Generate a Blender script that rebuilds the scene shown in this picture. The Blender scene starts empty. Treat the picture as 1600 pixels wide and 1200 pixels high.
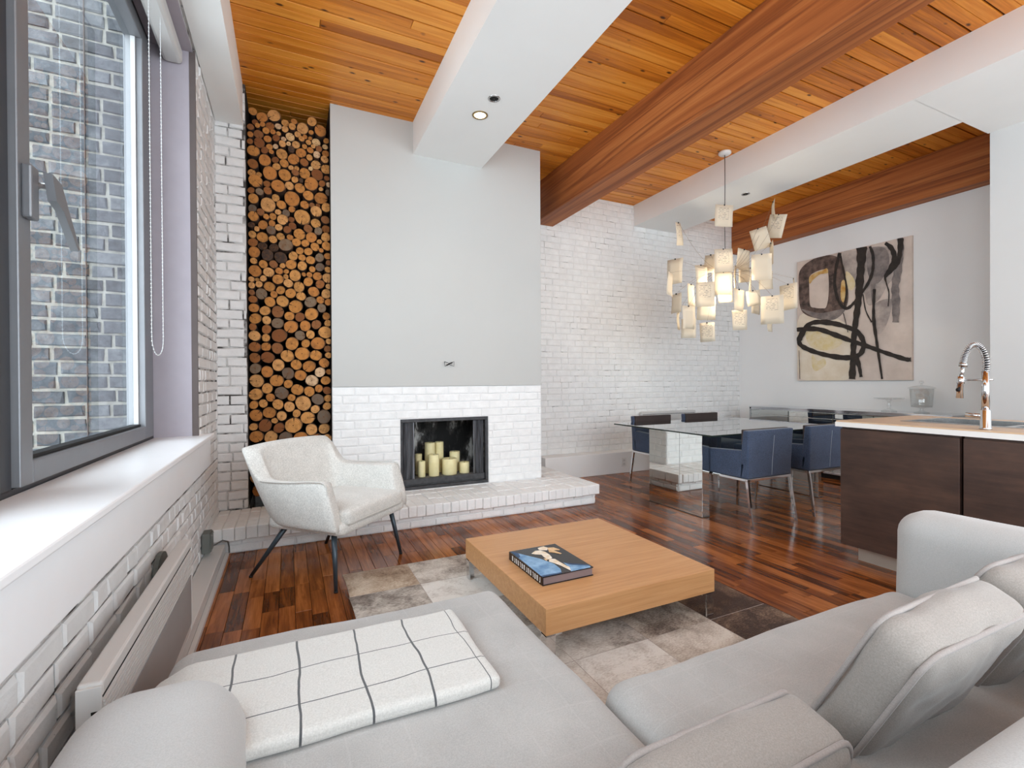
import bpy, bmesh, math, random
from mathutils import Vector, Matrix, noise as mnoise

# ------------------------------------------------------------------ camera, world, light, exposure
scene = bpy.context.scene
COL = scene.collection
F_PX, YAW, PITCH, ROLL, CAM_H = 741.4407, 0.43982655, -0.0051034, -0.0058369, 1.2
def cam_axes():
    cy, sy = math.cos(YAW), math.sin(YAW)
    F = Vector((sy, cy, 0)); R = Vector((cy, -sy, 0)); U = Vector((0, 0, 1))
    cp, sp = math.cos(PITCH), math.sin(PITCH)
    F2 = F*cp + U*sp; U2 = U*cp - F*sp
    c, s = math.cos(ROLL), math.sin(ROLL)
    return R*c + U2*s, U2*c - R*s, F2
CR, CU, CF = cam_axes()
CO = Vector((0, 0, CAM_H))
cam_d = bpy.data.cameras.new('camera'); cam = bpy.data.objects.new('camera', cam_d); COL.objects.link(cam)
cam_d.sensor_width = 36.0; cam_d.lens = F_PX*36.0/1600.0; cam_d.clip_start = 0.02
mw = Matrix.Identity(4)
for i in range(3):
    mw[i][0] = CR[i]; mw[i][1] = CU[i]; mw[i][2] = -CF[i]; mw[i][3] = CO[i]
cam.matrix_world = mw
scene.camera = cam
def proj(P):
    q = Vector(P) - CO
    d = q.dot(CF)
    if d < 0.05: return None
    return 800 + F_PX*q.dot(CR)/d, 600 - F_PX*q.dot(CU)/d, d
def at(u, v, axis, val):
    """world point where the sight line through photo pixel (u, v) meets the plane axis = val"""
    d = CR*((u-800)/F_PX) + CU*(-(v-600)/F_PX) + CF
    return CO + d*((val - CO[axis])/d[axis])

world = bpy.data.worlds.new('world'); scene.world = world; world.use_nodes = True
bg = world.node_tree.nodes['Background']
bg.inputs['Color'].default_value = (0.84, 0.93, 1.0, 1); bg.inputs['Strength'].default_value = 4.8
def portal(name, loc, rot, sx, sy):
    l = bpy.data.lights.new(name, 'AREA'); l.shape = 'RECTANGLE'; l.size = sx; l.size_y = sy
    l.cycles.is_portal = True
    o = bpy.data.objects.new(name, l); COL.objects.link(o); o.location = loc; o.rotation_euler = rot
    return o
# daylight portals in the window openings, the rear one added for its light (guide the sky light, emit nothing themselves)
portal('window_portal_left', (-0.86, 1.85, 2.05), (0, -math.pi/2, 0), 2.4, 3.3)
portal('window_portal_left_rear', (-0.86, -1.1, 2.05), (0, -math.pi/2, 0), 2.4, 1.2)
portal('added_window_portal_rear', (2.65, -2.05, 1.80), (math.pi/2, 0, 0), 5.5, 3.3)
scene.view_settings.view_transform = 'Standard'; scene.view_settings.look = 'None'
scene.view_settings.gamma = 1.0; scene.view_settings.use_curve_mapping = False
scene.view_settings.exposure = 0.38
scene.cycles.use_denoising = True
scene.cycles.diffuse_bounces = 6; scene.cycles.glossy_bounces = 5; scene.cycles.transparent_max_bounces = 16
scene.cycles.max_bounces = 12; scene.cycles.caustics_reflective = False; scene.cycles.caustics_refractive = False
scene.cycles.sample_clamp_indirect = 6.0

# ------------------------------------------------------------------ material helpers
def lin(r, g, b):
    f = lambda c: (c/255/12.92) if c/255 <= 0.04045 else ((c/255+0.055)/1.055)**2.4
    return (f(r), f(g), f(b), 1.0)
class NT:
    def __init__(s, name):
        s.m = bpy.data.materials.new(name); s.m.use_nodes = True
        s.t = s.m.node_tree; s.b = s.t.nodes['Principled BSDF']; s.out = s.t.nodes['Material Output']
    def n(s, typ, **kw):
        nd = s.t.nodes.new(typ)
        for k, v in kw.items(): setattr(nd, k, v)
        return nd
    def l(s, a, b): s.t.links.new(a, b)
    def put(s, sock, v):
        if hasattr(v, 'is_output'): s.l(v, sock)
        else: sock.default_value = v
    def math(s, op, a, b=0.0, c=0.0, clamp=False):
        nd = s.n('ShaderNodeMath', operation=op, use_clamp=clamp)
        s.put(nd.inputs[0], a); s.put(nd.inputs[1], b); s.put(nd.inputs[2], c)
        return nd.outputs[0]
    def vmath(s, op, a, b=(0, 0, 0)):
        nd = s.n('ShaderNodeVectorMath', operation=op)
        s.put(nd.inputs[0], a); s.put(nd.inputs[1], b)
        return nd.outputs[0]
    def pos(s): return s.n('ShaderNodeNewGeometry').outputs['Position']
    def obj(s): return s.n('ShaderNodeTexCoord').outputs['Object']
    def rnd(s):
        a = s.n('ShaderNodeObjectInfo').outputs['Random']; b = s.n('ShaderNodeNewGeometry').outputs['Random Per Island']
        return s.math('FRACT', s.math('ADD', a, b))
    def noise(s, vec, scale, detail=3.0, rough=0.55, dist=0.0):
        nd = s.n('ShaderNodeTexNoise'); s.put(nd.inputs['Vector'], vec)
        nd.inputs['Scale'].default_value = scale; nd.inputs['Detail'].default_value = detail
        nd.inputs['Roughness'].default_value = rough; nd.inputs['Distortion'].default_value = dist
        return nd.outputs['Fac']
    def ramp(s, fac, stops, interp='LINEAR'):
        nd = s.n('ShaderNodeValToRGB'); nd.color_ramp.interpolation = interp
        e = nd.color_ramp.elements
        while len(e) < len(stops): e.new(0.5)
        for i, (p, c) in enumerate(stops):
            e[i].position = p; e[i].color = c if len(c) == 4 else (*c, 1)
        s.put(nd.inputs['Fac'], fac)
        return nd.outputs['Color']
    def mix(s, fac, a, b, mode='MIX'):
        nd = s.n('ShaderNodeMix', data_type='RGBA', blend_type=mode)
        s.put(nd.inputs[0], fac); s.put(nd.inputs[6], a); s.put(nd.inputs[7], b)
        return nd.outputs[2]
    def bump(s, h, strength=0.3, dist=0.01):
        nd = s.n('ShaderNodeBump'); nd.inputs['Strength'].default_value = strength; nd.inputs['Distance'].default_value = dist
        s.put(nd.inputs['Height'], h); s.l(nd.outputs['Normal'], s.b.inputs['Normal'])
    def set(s, color=None, rough=None, metal=None, spec=None, coat=None, sheen=None):
        if color is not None: s.put(s.b.inputs['Base Color'], color)
        if rough is not None: s.put(s.b.inputs['Roughness'], rough)
        if metal is not None: s.b.inputs['Metallic'].default_value = metal
        if spec is not None: s.b.inputs['Specular IOR Level'].default_value = spec
        if coat is not None: s.b.inputs['Coat Weight'].default_value = coat; s.b.inputs['Coat Roughness'].default_value = 0.08
        if sheen is not None: s.b.inputs['Sheen Weight'].default_value = sheen
        return s.m
def simple(name, rgb, rough=0.6, metal=0.0, var=0.06, scale=9.0, bump=0.0, bscale=60.0, spec=0.4):
    k = NT(name); c = lin(*rgb)
    f = k.noise(k.pos(), scale, 3)
    lo = tuple(x*(1-var) for x in c[:3]); hi = tuple(min(1, x*(1+var)) for x in c[:3])
    k.set(k.ramp(f, [(0.3, lo), (0.7, hi)]), rough, metal, spec)
    if bump: k.bump(k.noise(k.pos(), bscale, 3), bump, 0.004)
    return k.m
def wood(name, dark, mid, light, grain_axis, rough, across=22.0, along=1.6, knots=None, rand=0.35, coat=None, spec=0.4, streak=None):
    k = NT(name)
    r = k.rnd()
    off = k.n('ShaderNodeCombineXYZ')
    for i in range(3): k.put(off.inputs[i], k.math('MULTIPLY', r, 7.3 + 4.1*i))
    v = k.vmath('ADD', k.pos(), off.outputs[0])
    sc = [across]*3; sc[grain_axis] = along
    sv = k.vmath('MULTIPLY', v, tuple(sc))
    g1 = k.noise(sv, 1.0, 5, 0.6, 0.6)
    sc2 = [across*5]*3; sc2[grain_axis] = along*2.2
    g2 = k.noise(k.vmath('MULTIPLY', v, tuple(sc2)), 1.0, 3, 0.6)
    f = k.math('ADD', k.math('MULTIPLY', g1, 0.72), k.math('MULTIPLY', g2, 0.28))
    f = k.math('ADD', f, k.math('MULTIPLY', k.math('SUBTRACT', r, 0.5), rand))
    c = k.ramp(f, [(0.28, lin(*dark)), (0.5, lin(*mid)), (0.74, lin(*light))])
    if streak:
        sc3 = [across*0.35]*3; sc3[grain_axis] = along*0.25
        s = k.noise(k.vmath('MULTIPLY', v, tuple(sc3)), 1.0, 4, 0.5, 1.2)
        c = k.mix(k.ramp(s, [(0.46, (0, 0, 0)), (0.5, (1, 1, 1)), (0.54, (0, 0, 0))]), c, lin(*streak))
    if knots:
        sk = [11.0]*3; sk[grain_axis] = 5.0
        vo = k.n('ShaderNodeTexVoronoi'); k.put(vo.inputs['Vector'], k.vmath('MULTIPLY', v, tuple(sk))); vo.inputs['Scale'].default_value = 1.0
        c = k.mix(k.ramp(vo.outputs['Distance'], [(0.07, (1, 1, 1)), (0.15, (0, 0, 0))]), c, lin(*knots))
    k.set(c, rough, spec=spec, coat=coat)
    k.bump(f, 0.12, 0.003)
    return k.m
def fabric(name, rgb, var=0.10, weave=900.0, bump=0.25, big=3.0, patch=0.05, sheen=0.25):
    k = NT(name); c = lin(*rgb); o = k.pos()
    n1 = k.noise(o, weave*0.5, 2, 0.8); n2 = k.noise(o, big, 3)
    f = k.math('ADD', k.math('MULTIPLY', n1, 0.8), k.math('MULTIPLY', n2, 0.2))
    lo = tuple(x*(1-var-patch) for x in c[:3]); hi = tuple(min(1, x*(1+var+patch)) for x in c[:3])
    k.set(k.ramp(f, [(0.35, lo), (0.65, hi)]), 0.9, spec=0.15, sheen=sheen)
    k.bump(k.noise(o, weave*0.5, 2), bump, 0.002)
    return k.m
def archglass(name, tint=(0.97, 0.985, 0.98), ior=1.5, boost=0.0):
    k = NT(name)
    tr = k.n('ShaderNodeBsdfTransparent'); tr.inputs[0].default_value = (*tint, 1)
    gl = k.n('ShaderNodeBsdfGlossy'); gl.inputs['Roughness'].default_value = 0.0
    fr = k.n('ShaderNodeFresnel'); fr.inputs[0].default_value = ior
    mx = k.n('ShaderNodeMixShader'); front = k.math('SUBTRACT', 1.0, k.n('ShaderNodeNewGeometry').outputs['Backfacing'])
    k.put(mx.inputs[0], k.math('MULTIPLY', k.math('ADD', fr.outputs[0], boost, clamp=True), front))
    k.l(tr.outputs[0], mx.inputs[1]); k.l(gl.outputs[0], mx.inputs[2]); k.l(mx.outputs[0], k.out.inputs[0])
    return k.m
def emit(name, rgb, strength):
    k = NT(name); k.b.inputs['Base Color'].default_value = lin(*rgb)
    k.b.inputs['Emission Color'].default_value = lin(*rgb); k.b.inputs['Emission Strength'].default_value = strength
    return k.m

M = {}
M['plaster'] = simple('white_plaster', (236, 236, 234), 0.75, var=0.015, scale=2.0, bump=0.05, bscale=90)
M['chimneypaint'] = simple('light_grey_chimney_paint', (190, 190, 187), 0.75, var=0.012, scale=2.0, bump=0.04, bscale=90)
M['kitchenpaint_dimmed'] = simple('dimmed_kitchen_wall_paint', (206, 206, 205), 0.75, var=0.012, scale=2.0, bump=0.04, bscale=90)  # wall paint greyed evenly to offset the added rear window's light
M['wallpaint'] = simple('grey_white_wall_paint', (240, 240, 239), 0.7, var=0.015, scale=1.5, bump=0.05, bscale=90)
def painted_brick(name, rgb, dirt, thresh):
    k = NT(name); p = k.pos(); c = lin(*rgb)
    base = k.ramp(k.noise(p, 14, 4), [(0.3, tuple(x*0.90 for x in c[:3])), (0.7, c)])
    d = k.ramp(k.noise(p, 38, 5, 0.65), [(thresh, (0, 0, 0)), (thresh+0.08, (1, 1, 1))])
    k.set(k.mix(d, base, lin(*dirt)), 0.6, spec=0.3)
    k.bump(k.noise(p, 45, 5, 0.6), 0.45, 0.006)
    return k.m
M['brick_white'] = painted_brick('white_painted_brick', (240, 240, 239), (150, 146, 143), 0.74)
M['brick_rough'] = painted_brick('rough_white_painted_brick', (226, 225, 224), (95, 90, 87), 0.70)
def mortar(name, rgb, dark, lo, hi):
    k = NT(name); p = k.pos()
    f = k.noise(p, 7.0, 4, 0.6)
    k.set(k.ramp(f, [(lo, lin(*rgb)), (hi, lin(*dark))]), 0.85)
    k.bump(k.noise(p, 60, 4), 0.5, 0.005)
    return k.m
M['mortar_white'] = mortar('white_painted_joints', (222, 221, 219), (140, 136, 133), 0.56, 0.70)
M['mortar_rough'] = mortar('cracked_painted_joints', (200, 198, 196), (70, 66, 63), 0.44, 0.60)
M['mortar_clean'] = mortar('clean_painted_joints', (228, 228, 228), (205, 204, 203), 0.5, 0.8)
k = NT('outside_grey_brick'); r = k.rnd(); p = k.pos()
f = k.math('ADD', k.math('MULTIPLY', k.noise(p, 16, 5, 0.65), 0.75), k.math('MULTIPLY', r, 0.28))
k.set(k.ramp(f, [(0.30, lin(60, 62, 66)), (0.55, lin(86, 89, 94)), (0.75, lin(112, 114, 117)), (0.9, lin(146, 146, 142))]), 0.85)
k.bump(k.noise(p, 50, 5), 0.6, 0.008); M['brick_out'] = k.m
M['mortar_out'] = simple('outside_lime_mortar', (140, 138, 132), 0.9, var=0.25, scale=24, bump=0.6, bscale=50)
M['floor'] = wood('dark_walnut_floor', (72, 37, 16), (128, 71, 32), (178, 110, 58), 1, 0.19, across=26, along=2.4, rand=0.34, spec=0.3)
M['floor_gap'] = simple('floor_joint', (24, 12, 7), 0.7)
M['ceil'] = wood('orange_pine_boards', (168, 92, 22), (214, 130, 38), (236, 160, 66), 0, 0.38, across=30, along=1.3, knots=(70, 32, 12), rand=0.36)
M['ceil_gap'] = simple('ceiling_joint', (28, 13, 5), 0.8)
M['beam'] = wood('red_brown_fir_beam', (120, 64, 30), (164, 95, 48), (196, 128, 70), 1, 0.58, across=13, along=0.45, rand=0.0, streak=(126, 68, 34))
M['oak'] = wood('light_oak_veneer', (178, 128, 82), (196, 146, 98), (210, 163, 116), 0, 0.42, across=60, along=2.0, rand=0.0)
M['darkwood'] = NT('dark_stained_cabinet'); k = M['darkwood']; p = k.pos()
f = k.math('ADD', k.math('MULTIPLY', k.noise(k.vmath('MULTIPLY', p, (6, 3, 6)), 1.0, 5, 0.6), 0.7), k.math('MULTIPLY', k.noise(k.vmath('MULTIPLY', p, (60, 4, 60)), 1.0, 3), 0.3))
k.set(k.ramp(f, [(0.3, lin(48, 36, 32)), (0.5, lin(68, 50, 43)), (0.7, lin(88, 65, 53))]), 0.34); M['darkwood'] = k.m
M['sill'] = simple('white_gloss_sill', (243, 244, 246), 0.3, var=0.01)
M['lavender'] = simple('lavender_grey_jamb', (166, 159, 167), 0.6, var=0.03)
M['brown_edge'] = simple('dark_brown_edge', (92, 82, 80), 0.7)
M['alu'] = simple('grey_aluminium', (128, 130, 134), 0.42, metal=0.4, var=0.04)
M['alu_dark'] = simple('dark_window_metal', (58, 58, 62), 0.4, metal=0.3, var=0.05)
M['bead'] = simple('white_glazing_bead', (188, 189, 189), 0.5)
M['steel'] = simple('brushed_steel', (190, 190, 190), 0.25, metal=1.0, var=0.03)
M['chrome'] = simple('polished_chrome', (215, 216, 218), 0.07, metal=1.0, var=0.01)
M['mirror'] = simple('mirror_glass', (226, 230, 228), 0.015, metal=1.0, var=0.0)
M['mirror_edge'] = simple('dark_mirror_edge', (52, 58, 56), 0.3)
M['heater'] = simple('white_heater_enamel', (206, 205, 203), 0.4, var=0.01)
M['heater_panel'] = simple('grey_heater_panel', (150, 148, 147), 0.5, var=0.02)
M['dark'] = simple('black_metal', (26, 26, 27), 0.5, var=0.2)
M['firemetal'] = simple('worn_grey_black_metal', (64, 64, 66), 0.55, metal=0.2, var=0.35, scale=25)
M['darkslot'] = simple('dark_slot', (20, 20, 20), 0.8)
M['glass'] = archglass('window_glass', (0.95, 0.965, 0.97))
M['tableglass'] = archglass('table_glass', (0.86, 0.91, 0.87), boost=0.42)
M['clearglass'] = archglass('clear_glassware', (0.94, 0.95, 0.95), 1.5, boost=0.10)
M['glass_edge'] = simple('green_black_glass_edge', (38, 48, 44), 0.15)
M['sofa'] = fabric('grey_sofa_fabric', (172, 171, 169), 0.06, 700, 0.2, 5.0, 0.05)
k = NT('grey_sofa_cover'); o_ = k.pos(); sp = k.n('ShaderNodeSeparateXYZ'); k.l(o_, sp.inputs[0])
base = k.ramp(k.math('ADD', k.math('MULTIPLY', k.noise(o_, 300, 2, 0.8), 0.6), k.math('MULTIPLY', k.noise(o_, 7, 4), 0.4)), [(0.35, lin(160, 159, 157)), (0.65, lin(182, 181, 179))])
g_ = None
for ax in (0, 1):
    t_ = k.math('LESS_THAN', k.math('FRACT', k.math('MULTIPLY', k.math('ADD', sp.outputs[ax], k.math('MULTIPLY', k.noise(o_, 4, 2), 0.03)), 8.3)), 0.035)
    g_ = t_ if g_ is None else k.math('MAXIMUM', g_, t_)
g_ = k.math('MULTIPLY', g_, k.math('MULTIPLY', k.math('GREATER_THAN', k.noise(o_, 6, 2), 0.48), 0.11))
k.set(k.mix(g_, base, lin(205, 204, 202)), 0.9, spec=0.15, sheen=0.25); k.bump(k.noise(o_, 350, 2), 0.2, 0.002); M['sofa'] = k.m
M['sofa_light'] = fabric('light_grey_sofa_fabric', (180, 180, 179), 0.05, 700, 0.2, 5.0, 0.04)
M['cushion'] = fabric('taupe_cushion_fabric', (146, 139, 133), 0.05, 700, 0.2, 6.0, 0.10)  # darkened all over to stand in for shade on the back faces
M['piping'] = fabric('taupe_piping', (150, 142, 138), 0.05, 700, 0.1)
M['armchair'] = fabric('heather_grey_weave', (206, 204, 199), 0.16, 250, 0.35, 12.0, 0.02)
M['armpipe'] = fabric('heather_grey_piping', (196, 193, 188), 0.06, 520, 0.1)
M['slate'] = simple('slate_grey_leg', (62, 72, 80), 0.35, metal=0.4, var=0.05)
M['blue'] = fabric('navy_blue_wool', (62, 74, 96), 0.34, 320, 0.4, 9.0, 0.03)
M['brownleather'] = simple('dark_brown_leather_edge', (58, 48, 46), 0.5, var=0.1, bump=0.2)
M['stitch'] = simple('pale_stitching', (150, 156, 166), 0.8)
M['candle'] = NT('ivory_wax'); k = M['candle']; k.set(k.ramp(k.noise(k.pos(), 12, 3), [(0.3, lin(224, 212, 160)), (0.7, lin(238, 228, 182))]), 0.55)
k.b.inputs['Subsurface Weight'].default_value = 0.15; k.b.inputs['Subsurface Radius'].default_value = (0.02, 0.015, 0.008); M['candle'] = k.m
M['wick'] = simple('burnt_wick', (30, 26, 22), 0.9)
k = NT('sooty_firebrick'); p = k.pos()
k.set(k.ramp(k.noise(k.vmath('MULTIPLY', p, (9, 9, 4)), 1.0, 4, 0.6), [(0.40, lin(20, 19, 19)), (0.52, lin(62, 60, 58)), (0.62, lin(190, 188, 184))]), 0.9); M['soot'] = k.m
M['ash'] = simple('ash_grey', (104, 104, 104), 0.9, var=0.4, scale=20)
k = NT('mesh_curtain_metal'); p = k.pos()
k.set(k.ramp(k.noise(k.vmath('MULTIPLY', p, (70, 20, 3)), 1.0, 3), [(0.3, lin(84, 84, 87)), (0.7, lin(176, 176, 182))]), 0.5, 0.5); M['meshcurtain'] = k.m
# log ends: rings about the local centre, tone from the object colour
k = NT('log_cut_face'); o = k.obj(); oi = k.n('ShaderNodeObjectInfo')
sx = k.n('ShaderNodeSeparateXYZ'); k.l(k.vmath('ADD', o, k.vmath('MULTIPLY', k.n('ShaderNodeTexNoise').outputs['Color'], (0.0, 0, 0))), sx.inputs[0])
rad = k.math('SQRT', k.math('ADD', k.math('POWER', k.math('ADD', sx.outputs[0], 0.06), 2.0), k.math('POWER', sx.outputs[2], 2.0)))
wob = k.noise(k.vmath('ADD', o, oi.outputs['Color']), 2.2, 3)
ring = k.math('SINE', k.math('MULTIPLY', k.math('ADD', rad, k.math('MULTIPLY', wob, 0.35)), 34.0))
tone = k.mix(k.math('MULTIPLY', k.math('ADD', ring, 1.0), 0.16), oi.outputs['Color'], (0.12, 0.045, 0.012, 1))
ofs = k.n('ShaderNodeCombineXYZ')
for i in range(3): k.put(ofs.inputs[i], k.math('MULTIPLY', oi.outputs['Random'], 17.0 + 9*i))
blot = k.noise(k.vmath('ADD', o, ofs.outputs[0]), 1.6, 4, 0.6)
tone = k.mix(k.ramp(blot, [(0.45, (0, 0, 0)), (0.75, (0.75, 0.75, 0.75))]), tone, (0.16, 0.065, 0.022, 1))
tone = k.mix(k.ramp(rad, [(0.06, (0.7, 0.7, 0.7)), (0.16, (0, 0, 0))]), tone, (0.13, 0.05, 0.02, 1))
tone = k.mix(k.ramp(rad, [(0.88, (0, 0, 0)), (0.97, (0.8, 0.8, 0.8))]), tone, (0.10, 0.05, 0.025, 1))
ang = k.math('ARCTAN2', sx.outputs[0], sx.outputs[2])
da = k.math('ABSOLUTE', k.math('SUBTRACT', ang, k.math('MULTIPLY', k.math('SUBTRACT', oi.outputs['Random'], 0.5), 6.0)))
crack = k.math('MULTIPLY', k.math('LESS_THAN', da, k.math('MULTIPLY', rad, 0.10)), k.math('GREATER_THAN', k.math('FRACT', k.math('MULTIPLY', oi.outputs['Random'], 13.7)), 0.55))
tone = k.mix(crack, tone, (0.03, 0.014, 0.006, 1))
k.set(tone, 0.8, spec=0.2); M['logface'] = k.m
M['bark'] = simple('rough_bark', (66, 46, 34), 0.95, var=0.4, scale=30, bump=0.7, bscale=70)
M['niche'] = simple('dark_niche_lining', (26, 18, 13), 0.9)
# hide rug: tone bias comes from the object colour
k = NT('patchwork_cow_hide'); p = k.pos(); oi = k.n('ShaderNodeObjectInfo')
ofs = k.n('ShaderNodeCombineXYZ')
for i in range(3): k.put(ofs.inputs[i], k.math('MULTIPLY', oi.outputs['Random'], 23.0 + 7*i))
v = k.vmath('ADD', p, ofs.outputs[0])
sep = k.n('ShaderNodeSeparateColor'); k.l(oi.outputs['Color'], sep.inputs[0])
n1 = k.math('MULTIPLY', k.math('SUBTRACT', k.noise(v, 5.5, 5, 0.62, 0.4), 0.5), 1.35)
n2 = k.math('MULTIPLY', k.math('SUBTRACT', k.noise(k.vmath('MULTIPLY', v, (70, 190, 20)), 1.0, 3), 0.5), 0.7)
f = k.math('ADD', k.math('ADD', n1, n2), k.math('SUBTRACT', sep.outputs[0], 0.03))
grey = k.ramp(f, [(0.08, lin(88, 79, 73)), (0.32, lin(146, 138, 130)), (0.56, lin(204, 198, 190)), (0.82, lin(238, 236, 231))])
brown = k.ramp(f, [(0.06, lin(64, 42, 30)), (0.32, lin(116, 88, 66)), (0.55, lin(174, 148, 120)), (0.80, lin(210, 192, 168))])
k.set(k.mix(sep.outputs[1], grey, brown), 0.92, spec=0.1, sheen=0.08)
k.bump(k.noise(k.vmath('MULTIPLY', v, (120, 320, 60)), 1.0, 3), 0.8, 0.008); M['hide'] = k.m
M['outlet'] = simple('white_outlet_plastic', (232, 232, 230), 0.4, var=0.01)
M['greybox'] = simple('grey_electrical_box', (112, 116, 112), 0.5, metal=0.4, var=0.1)
M['worktop'] = simple('tan_worktop', (205, 174, 142), 0.3, var=0.05, scale=12)
M['worktop_edge'] = simple('white_worktop_edge', (232, 230, 226), 0.4, var=0.01)
M['kick'] = simple('beige_metal_plinth', (176, 163, 150), 0.35, metal=0.35, var=0.04)
M['silver'] = simple('silver_mirror_top', (205, 207, 212), 0.08, metal=1.0, var=0.01)
M['rubber'] = simple('black_rubber', (22, 22, 24), 0.6)
M['lampbrass'] = simple('aged_brass_trim', (150, 128, 92), 0.35, metal=0.8)
M['lampglow'] = emit('lit_recessed_lamp', (255, 226, 178), 9.0)
k = NT('lit_frosted_glass'); em = k.n('ShaderNodeEmission'); em.inputs[0].default_value = lin(255, 222, 168); em.inputs[1].default_value = 3.0
trn = k.n('ShaderNodeBsdfTransparent'); mx = k.n('ShaderNodeMixShader'); mx.inputs[0].default_value = 0.5
k.l(trn.outputs[0], mx.inputs[1]); k.l(em.outputs[0], mx.inputs[2]); k.l(mx.outputs[0], k.out.inputs[0]); M['lampshade'] = k.m
M['wire'] = simple('thin_steel_wire', (150, 128, 104), 0.35, metal=0.7)
M['cable'] = simple('grey_cable', (92, 90, 88), 0.5)
def paper(name, written):
    k = NT(name); o = k.obj()
    base = lin(238, 228, 210)
    if written:
        sp = k.n('ShaderNodeSeparateXYZ'); k.l(o, sp.inputs[0])
        ln = k.math('LESS_THAN', k.math('FRACT', k.math('MULTIPLY', k.math('ADD', sp.outputs[2], k.math('MULTIPLY', k.noise(o, 160, 2), 0.006)), 62.0)), 0.22)
        gate = k.math('GREATER_THAN', k.noise(k.vmath('MULTIPLY', o, (45, 1, 160)), 1.0, 2), 0.50)
        area = k.math('MULTIPLY', k.math('LESS_THAN', k.math('ABSOLUTE', sp.outputs[0]), 0.055), k.math('LESS_THAN', k.math('ABSOLUTE', k.math('ADD', sp.outputs[2], 0.095)), 0.065))
        col = k.mix(k.math('MULTIPLY', k.math('MULTIPLY', ln, gate), area), base, lin(128, 120, 116))
    else: col = base
    df = k.n('ShaderNodeBsdfDiffuse'); k.put(df.inputs[0], col)
    tl = k.n('ShaderNodeBsdfTranslucent'); k.put(tl.inputs[0], col)
    mx = k.n('ShaderNodeMixShader'); mx.inputs[0].default_value = 0.45
    k.l(df.outputs[0], mx.inputs[1]); k.l(tl.outputs[0], mx.inputs[2]); k.l(mx.outputs[0], k.out.inputs[0])
    return k.m
M['paper'] = paper('plain_japanese_paper', False); M['paper_written'] = paper('written_japanese_paper', True)
# throw blanket check
BLX = (-0.133, 0.017, 0.162, 0.305); BLY = (1.312, 1.168)
k = NT('white_checked_wool'); sp = k.n('ShaderNodeSeparateXYZ'); k.l(k.pos(), sp.inputs[0])
wob = k.math('MULTIPLY', k.math('SUBTRACT', k.noise(k.pos(), 5.0, 2), 0.5), 0.028)
lines = None
for ax, vals, w in ((0, BLX, 0.0027), (1, BLY, 0.0016)):
    for vv in vals:
        t = k.math('LESS_THAN', k.math('ABSOLUTE', k.math('SUBTRACT', k.math('ADD', sp.outputs[ax], wob), vv)), w)
        lines = t if lines is None else k.math('MAXIMUM', lines, t)
t = k.math('LESS_THAN', k.math('ABSOLUTE', k.math('SUBTRACT', k.math('ADD', sp.outputs[0], wob), 0.440)), 0.0012)
lines = k.math('MAXIMUM', lines, t)
base = k.ramp(k.noise(k.pos(), 260, 2, 0.7), [(0.3, lin(192, 191, 187)), (0.7, lin(212, 211, 207))])
k.set(k.mix(lines, base, lin(82, 84, 86)), 0.92, spec=0.1, sheen=0.3); k.bump(k.noise(k.pos(), 420, 2), 0.4, 0.002); M['blanket'] = k.m
# painting tones
def paint(name, a, b, scale=9.0, stretch=(1, 1, 1), c3=None):
    k = NT(name); st = [(0.35, lin(*a)), (0.65, lin(*b))]
    if c3: st.append((0.78, lin(*c3)))
    k.set(k.ramp(k.noise(k.vmath('MULTIPLY', k.pos(), stretch), scale, 4, 0.6), st), 0.65); return k.m
M['canvas'] = paint('pale_pink_canvas', (206, 190, 178), (224, 208, 196), 4)
M['canvas_cream'] = paint('cream_paint', (222, 206, 182), (234, 222, 204), 5)
M['ink'] = paint('black_brown_paint', (30, 24, 20), (50, 40, 33), 16)
M['umber'] = paint('umber_wash_paint', (56, 44, 40), (122, 100, 90), 12)
M['mauve'] = paint('grey_mauve_paint', (104, 95, 94), (148, 137, 131), 10)
M['greywash'] = paint('grey_wash_paint', (150, 138, 132), (196, 182, 172), 7)
M['ochre'] = paint('ochre_paint', (196, 142, 60), (222, 196, 140), 12)
M['yellow'] = paint('yellow_stain_paint', (220, 200, 146), (228, 213, 184), 12)
# book
M['bk_black'] = simple('black_cover', (20, 22, 28), 0.25); M['bk_blue'] = paint('pale_blue_print', (96, 138, 180), (150, 186, 216), 20)
M['bk_deep'] = paint('deep_blue_print', (38, 58, 88), (66, 96, 132), 20)
M['bk_cream'] = paint('cream_figure_print', (226, 206, 176), (244, 236, 224), 40); M['bk_tan'] = paint('tan_figure_print', (204, 162, 112), (230, 200, 160), 40)
M['bk_white'] = simple('white_print', (232, 232, 230), 0.5); M['bk_pages'] = simple('grey_page_block', (128, 112, 112), 0.8)

# ------------------------------------------------------------------ mesh helpers
def obj(name, bm, mat, parent=None, smooth=False):
    me = bpy.data.meshes.new(name); bmesh.ops.recalc_face_normals(bm, faces=bm.faces); bm.to_mesh(me); bm.free()
    if smooth:
        for p in me.polygons: p.use_smooth = True
    for m_ in (mat if isinstance(mat, (list, tuple)) else [mat]): me.materials.append(m_)
    o = bpy.data.objects.new(name, me); COL.objects.link(o)
    if parent: o.parent = parent
    return o
def tag(o, label=None, cat=None, group=None, kind=None):
    if label: o['label'] = label
    if cat: o['category'] = cat
    if group: o['group'] = group
    if kind: o['kind'] = kind
    return o
def thing(name, label, cat, loc=(0, 0, 0), rotz=0.0, group=None):
    o = bpy.data.objects.new(name, None); COL.objects.link(o); o.location = loc; o.rotation_euler = (0, 0, rotz); o.empty_display_size = 0.1
    return tag(o, label, cat, group)
def B(): return bmesh.new()
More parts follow.
